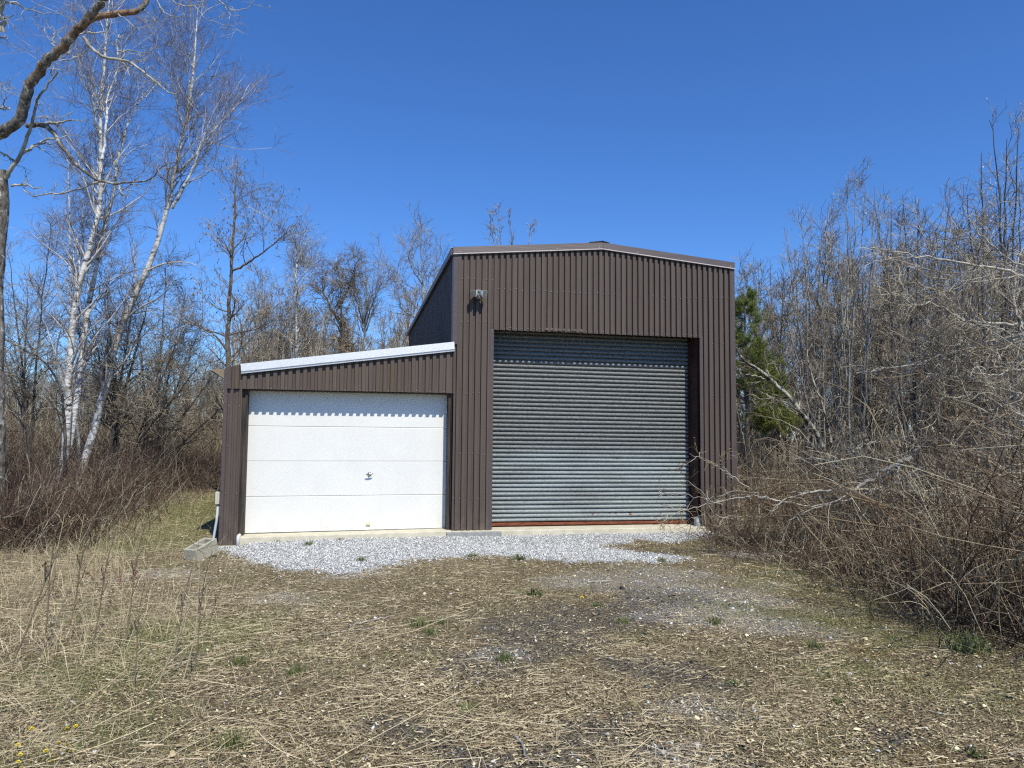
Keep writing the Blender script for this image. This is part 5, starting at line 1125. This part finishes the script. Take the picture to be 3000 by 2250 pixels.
f0 = None
for i, (u, v, lab) in enumerate(DN):
    g = gpt(u, v); g[2] = gz(g[0], g[1])
    if f0 is None:
        r = empty('dandelion', tuple(g), lab, 'flower', 'yellow dandelions')
        fm = flower_mesh(); fm.v = [(x_, y_, z_+.045) for x_, y_, z_ in fm.v]; o = fm.build('petals', M_YEL); o.parent = r
        s_ = MB(); s_.tube([(0, 0, -.01), (.003, 0, .02), (0, 0, .046)], .0018, 6); o = s_.build('stem', M_GRASS); o.parent = r; f0 = r
    else: r = copy_tree(f0, tuple(g), i*1.1, 1., lab)
    sc_ = 1.0 if i != 12 else 1.5; r.scale = (sc_, sc_, sc_); r.rotation_euler = (.25, .1*(i % 3-1), i*1.1)
# tall weed stalks standing in the left foreground
def stalk(seed, h):
    r_ = np.random.default_rng(seed); a = march(np.zeros((1, 3)), np.array([[.08, 0, 1.]]), np.array([h]), 12, .035, np.array([.01, 0, 0]), r_); ra_ = np.linspace(.0065, .0026, 12)[None]
    b, rb_ = sprout(a, ra_, 7, .35, 1, .55, .22, 5, .08, UPV*.05, r_, r1=.0022, rk=.6); c, rc_ = sprout(b, rb_, 2, .3, 1, .6, .06, 3, .1, UPV*0, r_, r1=.0014, rk=.8)
    bits = card_bits(np.concatenate([b[:, 2:].reshape(-1, 3), a[0, 5:]]), .008, r_, 1.8)
    return tubes([(a, ra_, 5)]), join(tubes([(b, rb_, 3), (c, rc_, 3)]), bits)
STK = [(150, 1350, 1080, 0), (175, 1395, 1150, 1), (205, 1360, 1120, 0), (240, 1400, 1140, 1), (270, 1380, 1100, 0), (290, 1470, 1190, 0), (345, 1455, 1130, 1), (375, 1420, 1150, 0), (395, 1460, 1190, 1), (420, 1440, 1120, 0), (330, 1350, 1180, 1), (120, 1330, 1050, 1), (95, 1380, 1100, 0), (60, 1360, 1040, 1), (25, 1420, 1060, 0), (300, 1320, 1160, 1), (225, 1310, 1130, 1), (440, 1380, 1180, 0)]
sp = {}
for i, (u, vb, vt, k) in enumerate(STK):
    g = gpt(u, vb); g[2] = gz(g[0], g[1]); d = float((g-CAM)@FW); h = (vb-vt)/1600*d*(.85 if i % 2 else 1)
    lab = ('pale' if k else 'dark')+' dry weed stalk standing in the left foreground'
    if k not in sp:
        st, tw_ = stalk(300+k, 1.0); r = empty('weed_stalk', tuple(g), lab, 'weed', 'tall dry weed stalks'); m_ = M_STRAW if k else M_CANEG
        mesh_np('stem', *st, m_, r, smooth=True); mesh_np('foliage', *tw_, m_, r); sp[k] = r
    else: r = copy_tree(sp[k], tuple(g), i*2.1, 1., lab)
    r.scale = (h, h, h); r.rotation_euler = (random.Random(i).uniform(-.1, .1), random.Random(i+9).uniform(-.05, .28), 0)
# red dogwood-like shoots, fallen sticks, plastic scrap
rr_ = np.random.default_rng(9); g = gpt(275, 1255); bt, c_ = canes(rr_, g[0], g[1], .16, 10, .36, (0, 0), .35, .0, 7, .08, .003, 2)
plant('red_shoots', 'small spray of bright red shoots in the left foreground', 'plant', g, [('foliage', tubes(bt), M_REDST)])
def stick(u0, v0, u1, v1, r0, seed, label, m):
    a = gpt(u0, v0); b = gpt(u1, v1); a[2] = gz(a[0], a[1])+r0; b[2] = gz(b[0], b[1])+r0; r_ = np.random.default_rng(seed)
    P = resample([a, a*.66+b*.34+[.01, .012, .004], a*.3+b*.7-[.012, .01, 0], b], 14, .003, r_)[None]; V, F = tubes([(P, np.linspace(r0, r0*.55, 14)[None], 8)])
    o = mesh_np('stick', V-a, F, m, None, smooth=True); o.location = tuple(a); tag(o, label, 'stick')
stick(1113, 1588, 1152, 1645, .009, 1, 'dark mossy stick pointing at the camera, bottom centre', M_TRUNKG)
stick(755, 1352, 852, 1329, .009, 2, 'pale bent stick lying left of the dark wheel lane', M_GREYDEAD)
stick(1270, 1263, 1317, 1260, .012, 3, 'short pale split stick just below the gravel', M_GREYDEAD)
stick(680, 1372, 820, 1352, .006, 4, 'long thin pale stick left of centre', M_GREYDEAD)
stick(400, 1290, 440, 1272, .010, 5, 'weathered pale stick behind the weed stalks', M_GREYDEAD)
stick(1095, 1560, 1120, 1520, .007, 6, 'brown curved stick above the mossy one', M_TRUNKB)
